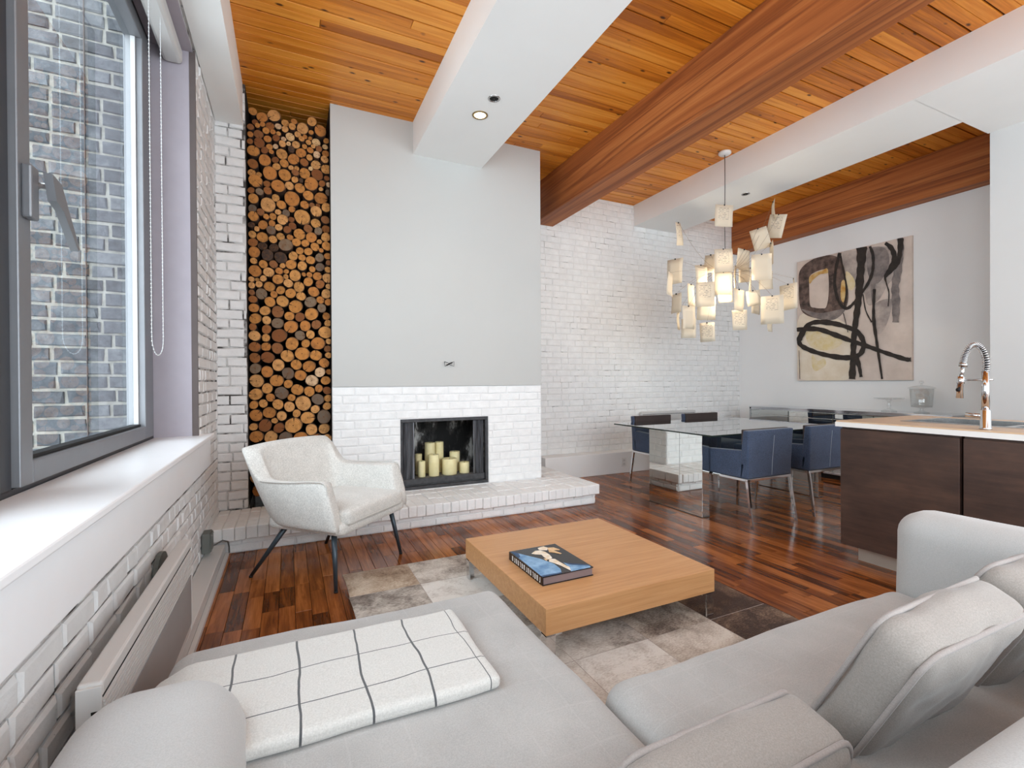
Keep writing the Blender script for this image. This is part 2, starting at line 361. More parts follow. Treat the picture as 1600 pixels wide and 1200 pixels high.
def box(bm, x0, y0, z0, x1, y1, z1, bev=0.0, seg=2):
    r = bmesh.ops.create_cube(bm, size=1.0)
    vs = r['verts']
    bmesh.ops.scale(bm, vec=(abs(x1-x0), abs(y1-y0), abs(z1-z0)), verts=vs)
    bmesh.ops.translate(bm, vec=((x0+x1)/2, (y0+y1)/2, (z0+z1)/2), verts=vs)
    if bev:
        es = list({e for v in vs for e in v.link_edges})
        bmesh.ops.bevel(bm, geom=es, offset=bev, segments=seg, profile=0.5, affect='EDGES')
    return bm
def boxes(lst, bev=0.0):
    bm = B()
    for b in lst: box(bm, *b, bev=bev)
    return bm
def tube(bm, pts, r, seg=8, caps=True):
    pts = [Vector(p) for p in pts]; n = len(pts); rings = []
    up = None
    for i, p in enumerate(pts):
        t = (pts[min(i+1, n-1)] - pts[max(i-1, 0)]).normalized()
        if up is None: up = t.orthogonal().normalized()
        else:
            up = up - t*up.dot(t)
            up = up.normalized() if up.length > 1e-6 else t.orthogonal().normalized()
        sd = t.cross(up); rr = r[i] if isinstance(r, (list, tuple)) else r
        rings.append([bm.verts.new(p + (up*math.cos(a) + sd*math.sin(a))*rr) for a in [2*math.pi*j/seg for j in range(seg)]])
    for a, b in zip(rings, rings[1:]):
        for j in range(seg): bm.faces.new((a[j], a[(j+1) % seg], b[(j+1) % seg], b[j]))
    if caps: bm.faces.new(rings[0][::-1]); bm.faces.new(rings[-1])
    return bm
def lathe(bm, prof, c=(0, 0, 0), seg=24, closed_ends=True):
    rings = []
    for r, z in prof:
        rings.append([bm.verts.new((c[0]+r*math.cos(2*math.pi*j/seg), c[1]+r*math.sin(2*math.pi*j/seg), c[2]+z)) for j in range(seg)])
    for a, b in zip(rings, rings[1:]):
        for j in range(seg): bm.faces.new((a[j], a[(j+1) % seg], b[(j+1) % seg], b[j]))
    if closed_ends: bm.faces.new(rings[0][::-1]); bm.faces.new(rings[-1])
    return bm
def soft_box(sx, sy, sz, r, n=12, puff=(0, 0, 0), wob=0.0, wscale=4.0, seed=0, center=(0, 0, 0)):
    """rounded, slightly puffed upholstery block centred on `center`"""
    bm = B(); h = (sx/2, sy/2, sz/2); r = min(r, *h)
    for ax in range(3):
        for s in (-1, 1):
            g = {}
            a1, a2 = (ax+1) % 3, (ax+2) % 3
            for i in range(n+1):
                for j in range(n+1):
                    q = [0, 0, 0]; q[ax] = s
                    q[a1] = math.sin((2*i/n-1)*math.pi/2)*0.5 + (2*i/n-1)*0.5
                    q[a2] = math.sin((2*j/n-1)*math.pi/2)*0.5 + (2*j/n-1)*0.5
                    P = Vector((q[0]*h[0], q[1]*h[1], q[2]*h[2]))
                    core = Vector([max(-h[m]+r, min(h[m]-r, P[m])) for m in range(3)])
                    d = P - core
                    P = core + d.normalized()*r if d.length > 1e-9 else P
                    u = [P[m]/h[m] for m in range(3)]
                    P = P + Vector([puff[m]*u[m]*(1-u[(m+1) % 3]**2)*(1-u[(m+2) % 3]**2) for m in range(3)])
                    if wob:
                        nv = Vector((P.x*wscale+seed, P.y*wscale, P.z*wscale))
                        P = P + Vector((mnoise.noise(nv), mnoise.noise(nv+Vector((9, 3, 1))), mnoise.noise(nv+Vector((4, 7, 2)))))*wob
                    g[i, j] = bm.verts.new(P + Vector(center))
            for i in range(n):
                for j in range(n): bm.faces.new((g[i, j], g[i+1, j], g[i+1, j+1], g[i, j+1]))
    bmesh.ops.remove_doubles(bm, verts=bm.verts, dist=1e-5)
    return bm
def plate(bm, pts, n, th):
    """polygon pts extruded by th along n"""
    n = Vector(n)*th
    a = [bm.verts.new(Vector(p)) for p in pts]; b = [bm.verts.new(Vector(p)+n) for p in pts]
    bm.faces.new(a[::-1]); bm.faces.new(b)
    for i in range(len(a)): bm.faces.new((a[i], a[(i+1) % len(a)], b[(i+1) % len(a)], b[i]))
    return bm
def copy_tree(o, parent=None):
    c = o.copy(); COL.objects.link(c); c.parent = parent
    for ch in list(o.children): copy_tree(ch, c)
    return c
def wmesh(name, verts, faces, mat, parent=None):
    me = bpy.data.meshes.new(name); me.from_pydata(verts, [], faces); me.materials.append(mat)
    o = bpy.data.objects.new(name, me); COL.objects.link(o)
    if parent: o.parent = parent
    return o
def in_view(P, m=60):
    q = proj(P)
    return q and -m < q[0] < 1600+m and -m < q[1] < 1200+m

# ---- pieces laid over a surface: unit brick meshes, the largest in view as objects, the rest as one part
rng = random.Random(7)
def unit_brick(jit, cham):
    rg = rng; v = []
    o = [(-.5, -.5), (.5, -.5), (.5, .5), (-.5, .5)]
    for x, y in o: v.append((x, y, -0.6))
    for x, y in o: v.append((x+rg.uniform(-jit, jit)*0.3, y+rg.uniform(-jit, jit), 0.45))
    for x, y in o: v.append((x*(1-cham*0.35)+rg.uniform(-jit, jit)*0.35, y*(1-cham)+rg.uniform(-jit, jit), 1.0+rg.uniform(-.25, .25)))
    f = [(8, 9, 10, 11)]
    for a in (0, 4):
        for i in range(4): f.append((a+i, a+(i+1) % 4, a+4+(i+1) % 4, a+4+i))
    return v, f
def unit_meshes(name, n, jit, cham, mat):
    out = []
    for i in range(n):
        v, f = unit_brick(jit, cham); me = bpy.data.meshes.new(name); me.from_pydata(v, [], f); me.materials.append(mat); out.append((me, v, f))
    return out
def lay(parent, name, rects, frame, depth, meshes, mat, limit=300, only_view=True):
    """rects (u, v, su, sv) on frame (origin, U, V, N)"""
    O, U, V, N = [Vector(a) for a in frame]
    items = []
    for (u, v, su, sv) in rects:
        c = O + U*u + V*v; q = proj(c)
        vis = in_view(c)
        size = (su*sv)*(F_PX/q[2])**2 if (vis and q) else 0.0
        items.append((size, c, su, sv))
    items.sort(key=lambda t: -t[0])
    rest_v, rest_f = [], []
    R = Matrix((U, V, N)).transposed()
    for i, (size, c, su, sv) in enumerate(items):
        me, vv, ff = meshes[rng.randrange(len(meshes))]
        d = depth*rng.uniform(0.8, 1.15)
        if i < limit and size > 0:
            o = bpy.data.objects.new(name, me); COL.objects.link(o); o.parent = parent
            o.matrix_world = Matrix.Translation(c) @ R.to_4x4() @ Matrix.Diagonal((su, sv, d, 1))
        else:
            b = len(rest_v)
            rest_v += [c + U*(x*su) + V*(y*sv) + N*(z*d) for x, y, z in vv]
            rest_f += [tuple(k_+b for k_ in f) for f in ff]
    if rest_f:
        s = wmesh(name + '_remainder', rest_v, rest_f, mat, parent); s['kind'] = 'stuff'
def courses(U0, U1, V0, V1, course, blen, gap, skips=(), headers=0.0):
    out = []; row = 0; v = V0
    while v + course*0.6 < V1:
        h = min(course, V1 - v); u = U0 - blen*rng.random()*0.15 - (blen/2 if row % 2 else 0.0)
        spans = []
        while u < U1:
            L = blen*(0.5 if rng.random() < headers else rng.uniform(0.93, 1.05))
            spans.append((max(u, U0), min(u+L, U1))); u += L
        for a, b in spans:
            segs = [(a, b)]
            for (su0, sv0, su1, sv1) in skips:
                if v + h*0.6 > sv0 and v + h*0.4 < sv1:
                    ns = []
                    for (p, q) in segs:
                        if q <= su0 or p >= su1: ns.append((p, q)); continue
                        if p < su0: ns.append((p, su0))
                        if q > su1: ns.append((su1, q))
                    segs = ns
            for (p, q) in segs:
                if q - p > gap*2.5: out.append(((p+q)/2, v + h/2, q-p-gap, h-gap))
        v += course; row += 1
    return out

# ------------------------------------------------------------------ the room
CEIL, YB, XP, YC, XL = 3.606, 5.19, 6.365, 4.379, -0.52
YR, XK, YK = -1.9, 5.49, 1.953
# floor
fl = obj('floor', boxes([(-0.75, YR, -0.10, 6.6, 5.4, -0.014)]), M['floor_gap']); tag(fl, 'glossy dark walnut strip floor', None, None, 'structure')
planks = []; x = -0.53
while x < 6.4:
    w = 0.079; y = YR + rng.uniform(-0.5, 0)
    while y < 5.2:
        L = rng.choice((0.28, 0.4, 0.5, 0.62, 0.75, 0.9))*rng.uniform(0.9, 1.1)
        a, b = max(y, YR), min(y+L, 5.2)
        if b - a > 0.03: planks.append((x+w/2, (a+b)/2, w-0.0016, b-a-0.0016))
        y += L
    x += w
def plank_unit(name, mat, n=1):
    out = []
    for i in range(n):
        v = [(-.5, -.5, -1), (.5, -.5, -1), (.5, .5, -1), (-.5, .5, -1), (-.5, -.5, -.12), (.5, -.5, -.12), (.5, .5, -.12), (-.5, .5, -.12),
             (-.488, -.498, 0), (.488, -.498, 0), (.488, .498, 0), (-.488, .498, 0)]
        f = [(8, 9, 10, 11)]
        for a in (0, 4):
            for j in range(4): f.append((a+j, a+(j+1) % 4, a+4+(j+1) % 4, a+4+j))
        me = bpy.data.meshes.new(name); me.from_pydata(v, [], f); me.materials.append(mat); out.append((me, v, f))
    return out
def hidden_floor(u, v): return (-0.35 < u < 2.2 and v < 1.0) or (-0.3 < u < .72 and v < 1.65) or (3.4 < u < 4.3 and v < 1.9)
pl_vis = [r for r in planks if not hidden_floor(r[0], r[1])]; pl_hid = [r for r in planks if hidden_floor(r[0], r[1])]
def lay_planks(parent, name, rects, frame, th, mat, limit, hid=()):
    um = plank_unit(name, mat)
    O, U, V, N = [Vector(a) for a in frame]
    R = Matrix((U, V, N)).transposed().to_4x4(); items = []
    for r in rects:
        c = O + U*r[0] + V*r[1]; q = proj(c)
        items.append(((r[2]*r[3])/(q[2]**3) if in_view(c) else 0.0, c, r[2], r[3]))
    for r in hid: items.append((0.0, O + U*r[0] + V*r[1], r[2], r[3]))
    items.sort(key=lambda t: -t[0])
    rv, rf = [], []; me, vv, ff = um[0]
    for i, (s, c, su, sv) in enumerate(items):
        if i < limit and s > 0:
            o = bpy.data.objects.new(name, me); COL.objects.link(o); o.parent = parent
            o.matrix_world = Matrix.Translation(c) @ R @ Matrix.Diagonal((su, sv, th, 1))
        else:
            b = len(rv); rv += [c + U*(x_*su) + V*(y_*sv) + N*(z_*th) for x_, y_, z_ in vv]; rf += [tuple(k_+b for k_ in f) for f in ff]
    if rf:
        s = wmesh(name+'_remainder', rv, rf, mat, parent); s['kind'] = 'stuff'
lay_planks(fl, 'plank', pl_vis, ((0, 0, 0), (1, 0, 0), (0, 1, 0), (0, 0, 1)), 0.0145, M['floor'], 300, pl_hid)
# ceiling with boards running across the room
ce = obj('ceiling', boxes([(-0.8, YR-.2, CEIL+0.016, 6.7, 5.4, CEIL+0.12)]), M['ceil_gap']); tag(ce, 'orange pine board ceiling', None, None, 'structure')
boards = []; y = YR; row_ = 0
while y < YB:
    row_ += 1; w = 0.084; x = XL - rng.uniform(0, 2.0)
    while x < XP:
        L = rng.uniform(2.2, 4.2); a, b = max(x, XL), min(x+L, XP)
        if b - a > 0.05: boards.append((y+w/2+(0.0025 if row_ % 2 else -0.0025), (a+b)/2, w-0.0075, b-a-0.003))
        x += L
    y += w
lay_planks(ce, 'board', boards, ((0, 0, CEIL), (0, 1, 0), (1, 0, 0), (0, 0, -1)), 0.02, M['ceil'], 300)

# left wall with window openings
W0, W1, WZ0, WZ1 = 0.22, 3.50, 0.84, 3.25
wl = obj('wall_left', boxes([(-0.84, W1, 0, XL, 5.4, CEIL), (-0.84, YR, 0, XL, W1, WZ0), (-0.84, YR, WZ1, XL, W1, CEIL),
                             (-0.84, -0.35, WZ0, XL, W0, WZ1), (-0.84, YR, WZ0, XL, -1.7, WZ1)]), M['mortar_rough'])
tag(wl, 'rough white painted brick window wall', None, None, 'structure')
ub_rough = unit_meshes('brick', 8, 0.06, 0.26, M['brick_rough'])
ub_white = unit_meshes('brick', 8, 0.035, 0.20, M['brick_white'])
rects = courses(0.9, YC, 0.0, CEIL, 0.076, 0.215, 0.012, skips=[(-1, 0.66, W1+0.0, WZ1)], headers=0.35)
lay(wl, 'brick', rects, ((XL, 0, 0), (0, 1, 0), (0, 0, 1), (1, 0, 0)), 0.012, ub_rough, M['brick_rough'], 300)
# pilaster beside the log niche (part of the left wall mass)
pi = obj('wall_pilaster', boxes([(XL-.1, YC, 0, -0.302, 5.3, CEIL)]), M['mortar_rough']); tag(pi, 'white painted brick pier between window wall and log niche', None, None, 'structure')
rects = courses(XL, -0.300, 0.19, CEIL, 0.076, 0.215, 0.010, headers=0.3)
lay(pi, 'brick', rects, ((0, YC, 0), (1, 0, 0), (0, 0, 1), (0, -1, 0)), 0.012, ub_rough, M['brick_rough'], 300)
# back wall
wb = obj('wall_back', boxes([(-0.3, YB, 0, 6.6, 5.4, CEIL)]), M['mortar_white']); tag(wb, 'white painted brick wall behind the dining table', None, None, 'structure')
rects = courses(2.40, XP, 0.27, CEIL, 0.0765, 0.215, 0.008, headers=0.15)
lay(wb, 'brick', rects, ((0, YB, 0), (1, 0, 0), (0, 0, 1), (0, -1, 0)), 0.007, ub_white, M['brick_white'], 300)
# right wall, kitchen wall, unseen rear wall with windows added to light the room
tag(obj('wall_right', boxes([(XP, YK-.05, 0, 6.6, 5.4, CEIL)]), M['wallpaint']), 'plain pale wall behind the painting', None, None, 'structure')
tag(obj('wall_kitchen', boxes([(XK, YR, 0, 6.6, YK, CEIL)]), M['kitchenpaint_dimmed']), 'plain pale wall end beside the kitchen island', None, None, 'structure')
tag(obj('wall_rear', boxes([(-0.95, YR-.2, 0, -0.1, YR, CEIL), (-0.1, YR-.2, 0, 5.4, YR, 0.15), (-0.1, YR-.2, 3.45, 5.4, YR, CEIL), (5.4, YR-.2, 0, 6.6, YR, CEIL)]), M['plaster']), 'unseen rear wall with wide openings added for daylight', None, None, 'structure')
wr = obj('window_added_rear', boxes([(-0.1+i*1.375-.03, YR-.14, 0.15, -0.1+i*1.375+.03, YR-.08, 3.45) for i in range(5)]), M['alu_dark']); tag(wr, 'unseen wide rear window added to bring in daylight', None, None, 'structure')  # added out of view to bring daylight in from behind
# baseboards
tag(obj('baseboard_back', boxes([(2.78, 4.98, 0, XP, YB, 0.275)], bev=0.006), M['wallpaint']), 'tall white boxed baseboard under the brick wall', None, None, 'structure')
bl = obj('baseboard_left', boxes([(XL+.013, 0.2, 0.02, -0.405, 3.80, 0.090)], bev=0.004), M['heater']); tag(bl, 'boxed grey white skirting duct along the window wall', None, None, 'structure')
obj('base_strip', boxes([(XL, 0.2, 0.0, -0.385, 3.83, 0.022)]), M['heater'], bl)
obj('joint_line', boxes([(-0.406, 0.2, 0.030, -0.4035, 3.78, 0.033)]), M['heater_panel'], bl)

# beams
def beam(name, label, lst, mat, bev=0.0): return tag(obj(name, boxes(lst, bev), mat), label, 'beam')
beam('ceiling_beam', 'narrow white boxed beam along the window wall', [(XL+.013, YR, 3.262, -0.318, YC-.013, CEIL)], M['plaster'])
beam('ceiling_beam', 'wide white boxed beam ending at the chimney breast', [(1.057, YR, 3.309, 1.739, YC-0.004, CEIL)], M['plaster'])
beam('ceiling_beam', 'exposed brown timber beam left of the pendant lamp', [(2.745, YR, 3.142, 3.018, YB-.008, CEIL)], M['beam'], 0.006)
beam('ceiling_beam', 'exposed brown timber beam above the painting wall', [(6.19, YK, 3.142, XP-.001, YB-.008, CEIL)], M['beam'], 0.006)
beam('ceiling_soffit', 'broad white boxed soffit behind the pendant lamp', [(4.30, YK+.01, 3.32, 5.05, YB-.008, CEIL), (4.30, YR, 3.32, XK-.001, YK+.012, CEIL)], M['plaster'])

# ------------------------------------------------------------------ chimney breast, hearth, niche
ch = obj('wall_chimney', boxes([(0.34, YC, 0.0, 0.925, 4.98, 1.16), (1.797, YC, 0.0, 2.395, 5.19, 1.16), (0.925, YC, 0.857, 1.797, 4.98, 1.16), (0.925, YC, 0, 1.797, 4.98, 0.195),
                                (0.925, 4.86, 0.195, 1.797, 4.98, 0.857)]), M['mortar_clean'])
tag(ch, 'white chimney breast with painted brick lower half', None, None, 'structure')
obj('plaster_face', boxes([(0.34, YC-0.010, 1.162, 2.395, 5.19, CEIL)]), M['chimneypaint'], ch)
rects = courses(0.34, 2.395, 0.19, 1.158, 0.0745, 0.215, 0.009, skips=[(0.925, 0.0, 1.797, 0.857)])
lay(ch, 'brick', rects, ((0, YC, 0), (1, 0, 0), (0, 0, 1), (0, -1, 0)), 0.006, ub_white, M['brick_white'], 300)
rects = courses(YC, 5.19, 0.19, 1.158, 0.0745, 0.215, 0.009)
lay(ch, 'side_brick', rects, ((2.395, 0, 0), (0, 1, 0), (0, 0, 1), (1, 0, 0)), 0.006, ub_white, M['brick_white'], 60)
# niche lining
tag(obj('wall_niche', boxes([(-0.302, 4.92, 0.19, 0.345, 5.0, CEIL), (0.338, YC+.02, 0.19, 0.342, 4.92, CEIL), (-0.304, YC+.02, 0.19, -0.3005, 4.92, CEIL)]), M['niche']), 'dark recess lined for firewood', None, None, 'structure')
# hearth
he = thing('fireplace_hearth', 'low white painted brick hearth running below the chimney', 'hearth')
obj('core', boxes([(XL+.001, 3.875, 0.0, 2.715, YC-.001, 0.110), (2.397, YC, 0.0, 2.715, 4.978, 0.110), (XL+.001, 3.86, 0.110, 2.73, YC-.001, 0.178), (2.397, YC, 0.110, 2.73, 4.978, 0.178)]), M['mortar_clean'], he)
ub_h = unit_meshes('brick', 8, 0.05, 0.14, M['brick_white'])
rects = courses(XL+.13, 2.715, 0.004, 0.108, 0.054, 0.215, 0.008)
lay(he, 'brick', rects, ((0, 3.875, 0), (1, 0, 0), (0, 0, 1), (0, -1, 0)), 0.010, ub_h, M['brick_white'], 100)
rects = courses(3.875, 4.98, 0.004, 0.108, 0.054, 0.215, 0.008)
lay(he, 'brick', rects, ((2.715, 0, 0), (0, 1, 0), (0, 0, 1), (1, 0, 0)), 0.010, ub_h, M['brick_white'], 40)
x = XL + 0.02
while x < 2.70:                                   # rowlock cap: one brick on edge after another
    w = 0.072*rng.uniform(0.94, 1.06); w = min(w, 2.745-x)
    for (ya, yb) in ((3.826+rng.uniform(-.008, .006), 4.03), (4.036, 4.235), (4.241, YC-.001)) + (((YC+.004, 4.58), (4.586, 4.78), (4.786, 4.975)) if x > 2.40 else ()):
        bm = B(); box(bm, x+.0012, ya, 0.098+rng.uniform(-.004, .004), x+w-.0012, yb-.002, 0.188+rng.uniform(-.003, .004), bev=0.005, seg=1)
        obj('cap_brick', bm, M['brick_white'], he)
    x += w
# firebox
fb = thing('fireplace_insert', 'black metal firebox with mesh curtains pulled aside', 'fireplace', (0, 0, 0))
obj('lining', boxes([(0.93, 4.845, 0.20, 1.793, 4.858, 0.856), (0.927, 4.41, 0.20, 0.935, 4.845, 0.856), (1.787, 4.41, 0.20, 1.795, 4.845, 0.856), (0.93, 4.41, 0.848, 1.793, 4.845, 0.856)]), M['soot'], fb)
obj('frame', boxes([(0.926, 4.385, 0.825, 1.796, 4.42, 0.856), (0.926, 4.385, 0.197, 1.796, 4.42, 0.225), (0.926, 4.385, 0.225, 0.948, 4.42, 0.825), (1.768, 4.385, 0.225, 1.796, 4.42, 0.825)], bev=0.003), M['firemetal'], fb)
obj('firebox_floor', boxes([(0.936, 4.43, 0.197, 1.786, 4.84, 0.285)], bev=0.006), M['ash'], fb)
obj('front_bar', boxes([(0.95, 4.405, 0.235, 1.766, 4.43, 0.292)], bev=0.004), M['firemetal'], fb)
for x0, x1 in ((0.952, 1.065), (1.655, 1.764)):
    bm = B(); n = 34; prev = None
    for i in range(n+1):
        xx = x0 + (x1-x0)*i/n; yy = 4.428 + 0.012*math.sin(i*1.55) + rng.uniform(-.002, .002)
        a = bm.verts.new((xx, yy, 0.232)); b = bm.verts.new((xx, yy, 0.822))
        if prev: bm.faces.new((prev[0], a, b, prev[1]))
        prev = (a, b)
    o = obj('mesh_curtain', bm, M['meshcurtain'], fb)
    sd = o.modifiers.new('thickness', 'SOLIDIFY'); sd.thickness = 0.002
obj('pull_chain', tube(B(), [(1.083, 4.425, 0.825), (1.084, 4.425, 0.79), (1.086, 4.425, 0.775)], 0.003, 6), M['steel'], fb)
# candles: base pixel x, width px, top px y, depth row
def candle(u, wpx, vtop, Y, label):
    c = at(u, 740, 1, Y); d = (c-CO).dot(CF); r = wpx/2*d/F_PX
    zt = at(u, vtop, 1, Y).z; z0 = 0.286
    t = thing('pillar_candle', label, 'candle', (c.x, Y, z0), 0, 'ivory candles in the fireplace')
    h = zt - z0
    obj('wax', lathe(B(), [(r*.97, 0), (r, .004), (r, h-.006), (r*.96, h), (r*.80, h-.002), (r*.5, h-.012), (0.004, h-.013)], seg=24), M['candle'], t, True)
    obj('wick', tube(B(), [(0, 0, h-.014), (0.001, 0, h+.004)], 0.0015, 5), M['wick'], t)
s8 = lambda x: 610+x/8.57
v8 = lambda y: 640+y/8.57
for u, w, vt, Y, lb in ((378, 92, 592, 4.66, 'ivory pillar candle half hidden at the far left of the fireplace'), (418, 100, 688, 4.52, 'slim short ivory candle at the front left of the fireplace'),
                        (530, 138, 440, 4.68, 'tall ivory candle behind the front left ones, left of the tallest pair'), (655, 116, 428, 4.70, 'tallest slim ivory candle at the back centre of the fireplace'),
                        (583, 140, 600, 4.515, 'front ivory candle of middle height, left of the widest one'), (790, 198, 650, 4.53, 'widest squat ivory candle at the front of the fireplace'),
                        (862, 138, 556, 4.67, 'ivory candle standing behind the widest one on its right'), (990, 138, 698, 4.54, 'shortest ivory candle at the right end of the fireplace')):
    candle(s8(u), w/8.57, v8(vt), Y, lb)
# gas key valve on the chimney
gv = thing('gas_key_valve', 'small black bow-tie shaped key valve on the white chimney', 'valve', (1.384, YC-.010, 1.371))
obj('rosette', tube(B(), [(0, -0.001, 0), (0, -0.006, 0)], 0.016, 14), M['outlet'], gv)
obj('stem', tube(B(), [(0, -0.005, 0), (0, -0.032, 0)], 0.004, 8), M['dark'], gv)
obj('key', tube(B(), [(-.047, -.03, .022), (0, -.03, .006), (.047, -.03, .024), (.045, -.03, -.022), (0, -.03, -.006), (-.044, -.03, -.022), (-.047, -.03, .022)], 0.0028, 6), M['dark'], gv)
obj('key_bar', tube(B(), [(-.028, -.031, -.012), (.030, -.031, .014)], 0.006, 6), M['dark'], gv)

# ------------------------------------------------------------------ stacked logs
LOGS1 = "65,97,28n 128,140,36n 205,125,42n 82,177,20d 130,194,18n 178,195,28d 236,196,22p 282,175,25n 343,170,20n 400,208,40n 458,182,32n 516,238,40n 53,220,22d 98,217,18n 152,236,24n 283,222,23n 328,214,24n 198,248,18n 236,257,16n 318,271,30p 365,255,22n 415,267,16n 455,243,17n 450,275,14n 50,264,20n 106,266,32d 164,296,25n 223,287,24d 272,287,17p 303,320,16p 353,320,27n 391,294,20n 438,308,19n 490,304,28p 557,292,20n 47,306,20d 110,325,37d 177,348,22n 217,343,18p 262,332,24n 322,362,22k 412,334,18n 470,338,15n 550,333,19p 386,376,34n 452,364,22n 506,360,22d 142,378,25d 78,390,40n 186,393,17n 263,390,38n 443,407,22n 493,397,25p 553,379,24n 62,445,36d 151,438,42n 215,424,24d 336,424,38n 405,440,28d 486,452,33n 545,431,26n 272,456,30n 219,482,28n 319,482,18n 355,476,18n 457,488,16p 548,494,35n 50,516,28n 103,522,20n 175,522,50n 278,530,42n 352,521,25d 409,508,38n 495,533,40d 88,580,48n 158,574,24d 342,570,24n 380,572,15k 441,593,48n 527,592,24d 567,600,18p 228,606,48n 308,613,32n 376,622,36n 517,630,16n 557,560,18d 57,630,24d 159,637,28d 109,659,27g 206,675,28n 60,681,38n 330,684,54n 425,670,36n 507,678,45n 565,646,22g 247,717,32n 165,732,54n 63,737,30g 412,728,30n 460,724,18d 503,727,17d 553,746,32n 487,774,40n 323,759,24n 230,780,21n 279,776,28g 110,778,28d 57,803,38n 192,810,26n 150,820,22n 398,800,56n 550,828,28d 323,823,20d 258,841,40n 484,841,35n 119,851,35n 190,857,23n 427,867,30d 330,880,26d 42,856,24k 74,884,22n 183,902,33g 234,890,28n 289,904,26d 375,924,40n 496,893,28g 557,886,28d 123,930,40n 45,920,28n 191,955,28n 249,941,29n 315,942,22n 457,943,37n 543,945,32n 352,986,30n 411,988,26n 508,970,18n 52,976,32d 285,1004,46g 130,1000,30k 196,1012,30k 475,1005,30n 556,1007,32n 375,1033,26n 435,1038,28n 515,1034,16n 75,1043,40n 153,1068,42k 244,1072,42k 334,1064,32n 393,1081,24n 449,1090,30n 512,1080,30g 566,1074,24n 75,1098,24n 141,1124,32n 207,1138,28d 262,1138,20n 320,1133,36n 389,1140,32n 515,1143,30g 463,1160,22n 60,1165,44n 290,1170,18n 567,1166,22n 569,1122,18d"
LOGS2 = "168,20,35n 245,22,26n 345,44,40n 284,54,18n 408,34,15n 445,44,20n 498,48,30n 43,66,22n 86,70,17n 135,73,22n 215,73,38n 565,62,34n 427,84,32n 513,104,30d 298,98,30n 41,110,24n 97,105,25n 173,116,38n 366,115,38n 570,124,20n 244,135,30n 39,159,22d 113,160,40g 474,153,36n 553,165,34n 318,167,35n 197,167,25n 394,180,32n 66,214,30d 171,213,37n 258,219,41n 353,248,46n 452,221,40g 510,209,27n 565,224,24n 60,271,36n 133,261,35n 227,293,42d 525,262,30g 458,297,44n 313,318,32n 384,324,32d 558,315,26n 73,336,42n 152,341,30n 229,365,40g 488,366,32d 567,366,24n 320,395,45n 417,387,37n 50,383,28d 156,411,32d 243,444,50d 67,445,40n 137,466,28n 380,450,34g 447,440,30n 543,430,44n 571,487,20n 325,502,44n 492,497,46n 416,505,30n 65,521,40d 145,524,34n 224,521,40d 565,535,24d 275,580,44n 395,571,48n 490,576,38n 60,592,38d 163,592,42d 570,580,22n 344,630,37n 532,629,34n 230,649,42n 442,655,42n 60,667,40g 146,687,42n 300,700,42g 383,712,40n 505,700,35p 575,690,20n 213,748,45n 75,746,48n 452,752,42p 553,748,32n 296,771,30n 505,795,27n 150,795,38n 364,810,40n 255,837,44g 443,825,36n 555,818,28d 65,837,43n 183,855,30n 320,861,26n 395,908,54n 490,877,40g 562,868,26n 59,902,30n 126,900,30n 219,913,38n 305,915,36n 558,929,28n 483,945,30n 77,975,43n 172,968,44n 248,990,34n 362,970,28n 437,1000,45n 535,992,48g 196,1018,22n 336,1043,56n 133,1043,45d 237,1060,36d 58,1060,28n 455,1076,40n 547,1062,38n 80,1122,44n 180,1114,45n 285,1128,44g 384,1130,48n 490,1130,34d 560,1120,30n"
logs = []
for src, oy in ((LOGS1, 150), (LOGS2, 420)):
    for t in src.split():
        a, b, c = t.split(','); logs.append((380+float(a)/4.287, oy+float(b)/4.287, float(c[:-1])/4.287, c[-1]))
for row in range(4):                               # behind the armchair
    for i in range(6): logs.append((398+21.5*i+(5 if row % 2 else 0), 704+21.5*row+rng.uniform(-2, 2), rng.uniform(8.5, 10.8), rng.choice('nnnd')))
LOGCOL = {'n': [(205, 145, 82), (196, 132, 68), (212, 155, 96), (188, 122, 62)], 'p': [(222, 182, 130), (214, 178, 140)], 'd': [(150, 92, 48), (128, 76, 42), (140, 90, 54)], 'g': [(122, 106, 88), (104, 92, 80)], 'k': [(40, 34, 32), (52, 46, 44)]}
LOGADJ = {'n': 'honey coloured', 'p': 'pale cream', 'd': 'russet brown', 'g': 'weathered grey', 'k': 'charred black'}
def log_label(u, v, r, kd):
    size = 'small' if r < 5.3 else ('medium' if r < 8.4 else 'large')
    side = 'at the left edge' if u < 412 else ('left of centre' if u < 446 else ('right of centre' if u < 482 else 'at the right edge'))
    lev = ['very top', 'near top', 'upper third', 'above the middle', 'mid height', 'below the middle', 'lower third', 'low down', 'behind the armchair'][max(0, min(8, int((v-165)/66)))]
    return f'{size} {LOGADJ[kd]} log {side} of firewood stack, {lev}' if lev != 'behind the armchair' else f'{size} {LOGADJ[kd]} log {side} of firewood stack, behind armchair'
log_meshes = []
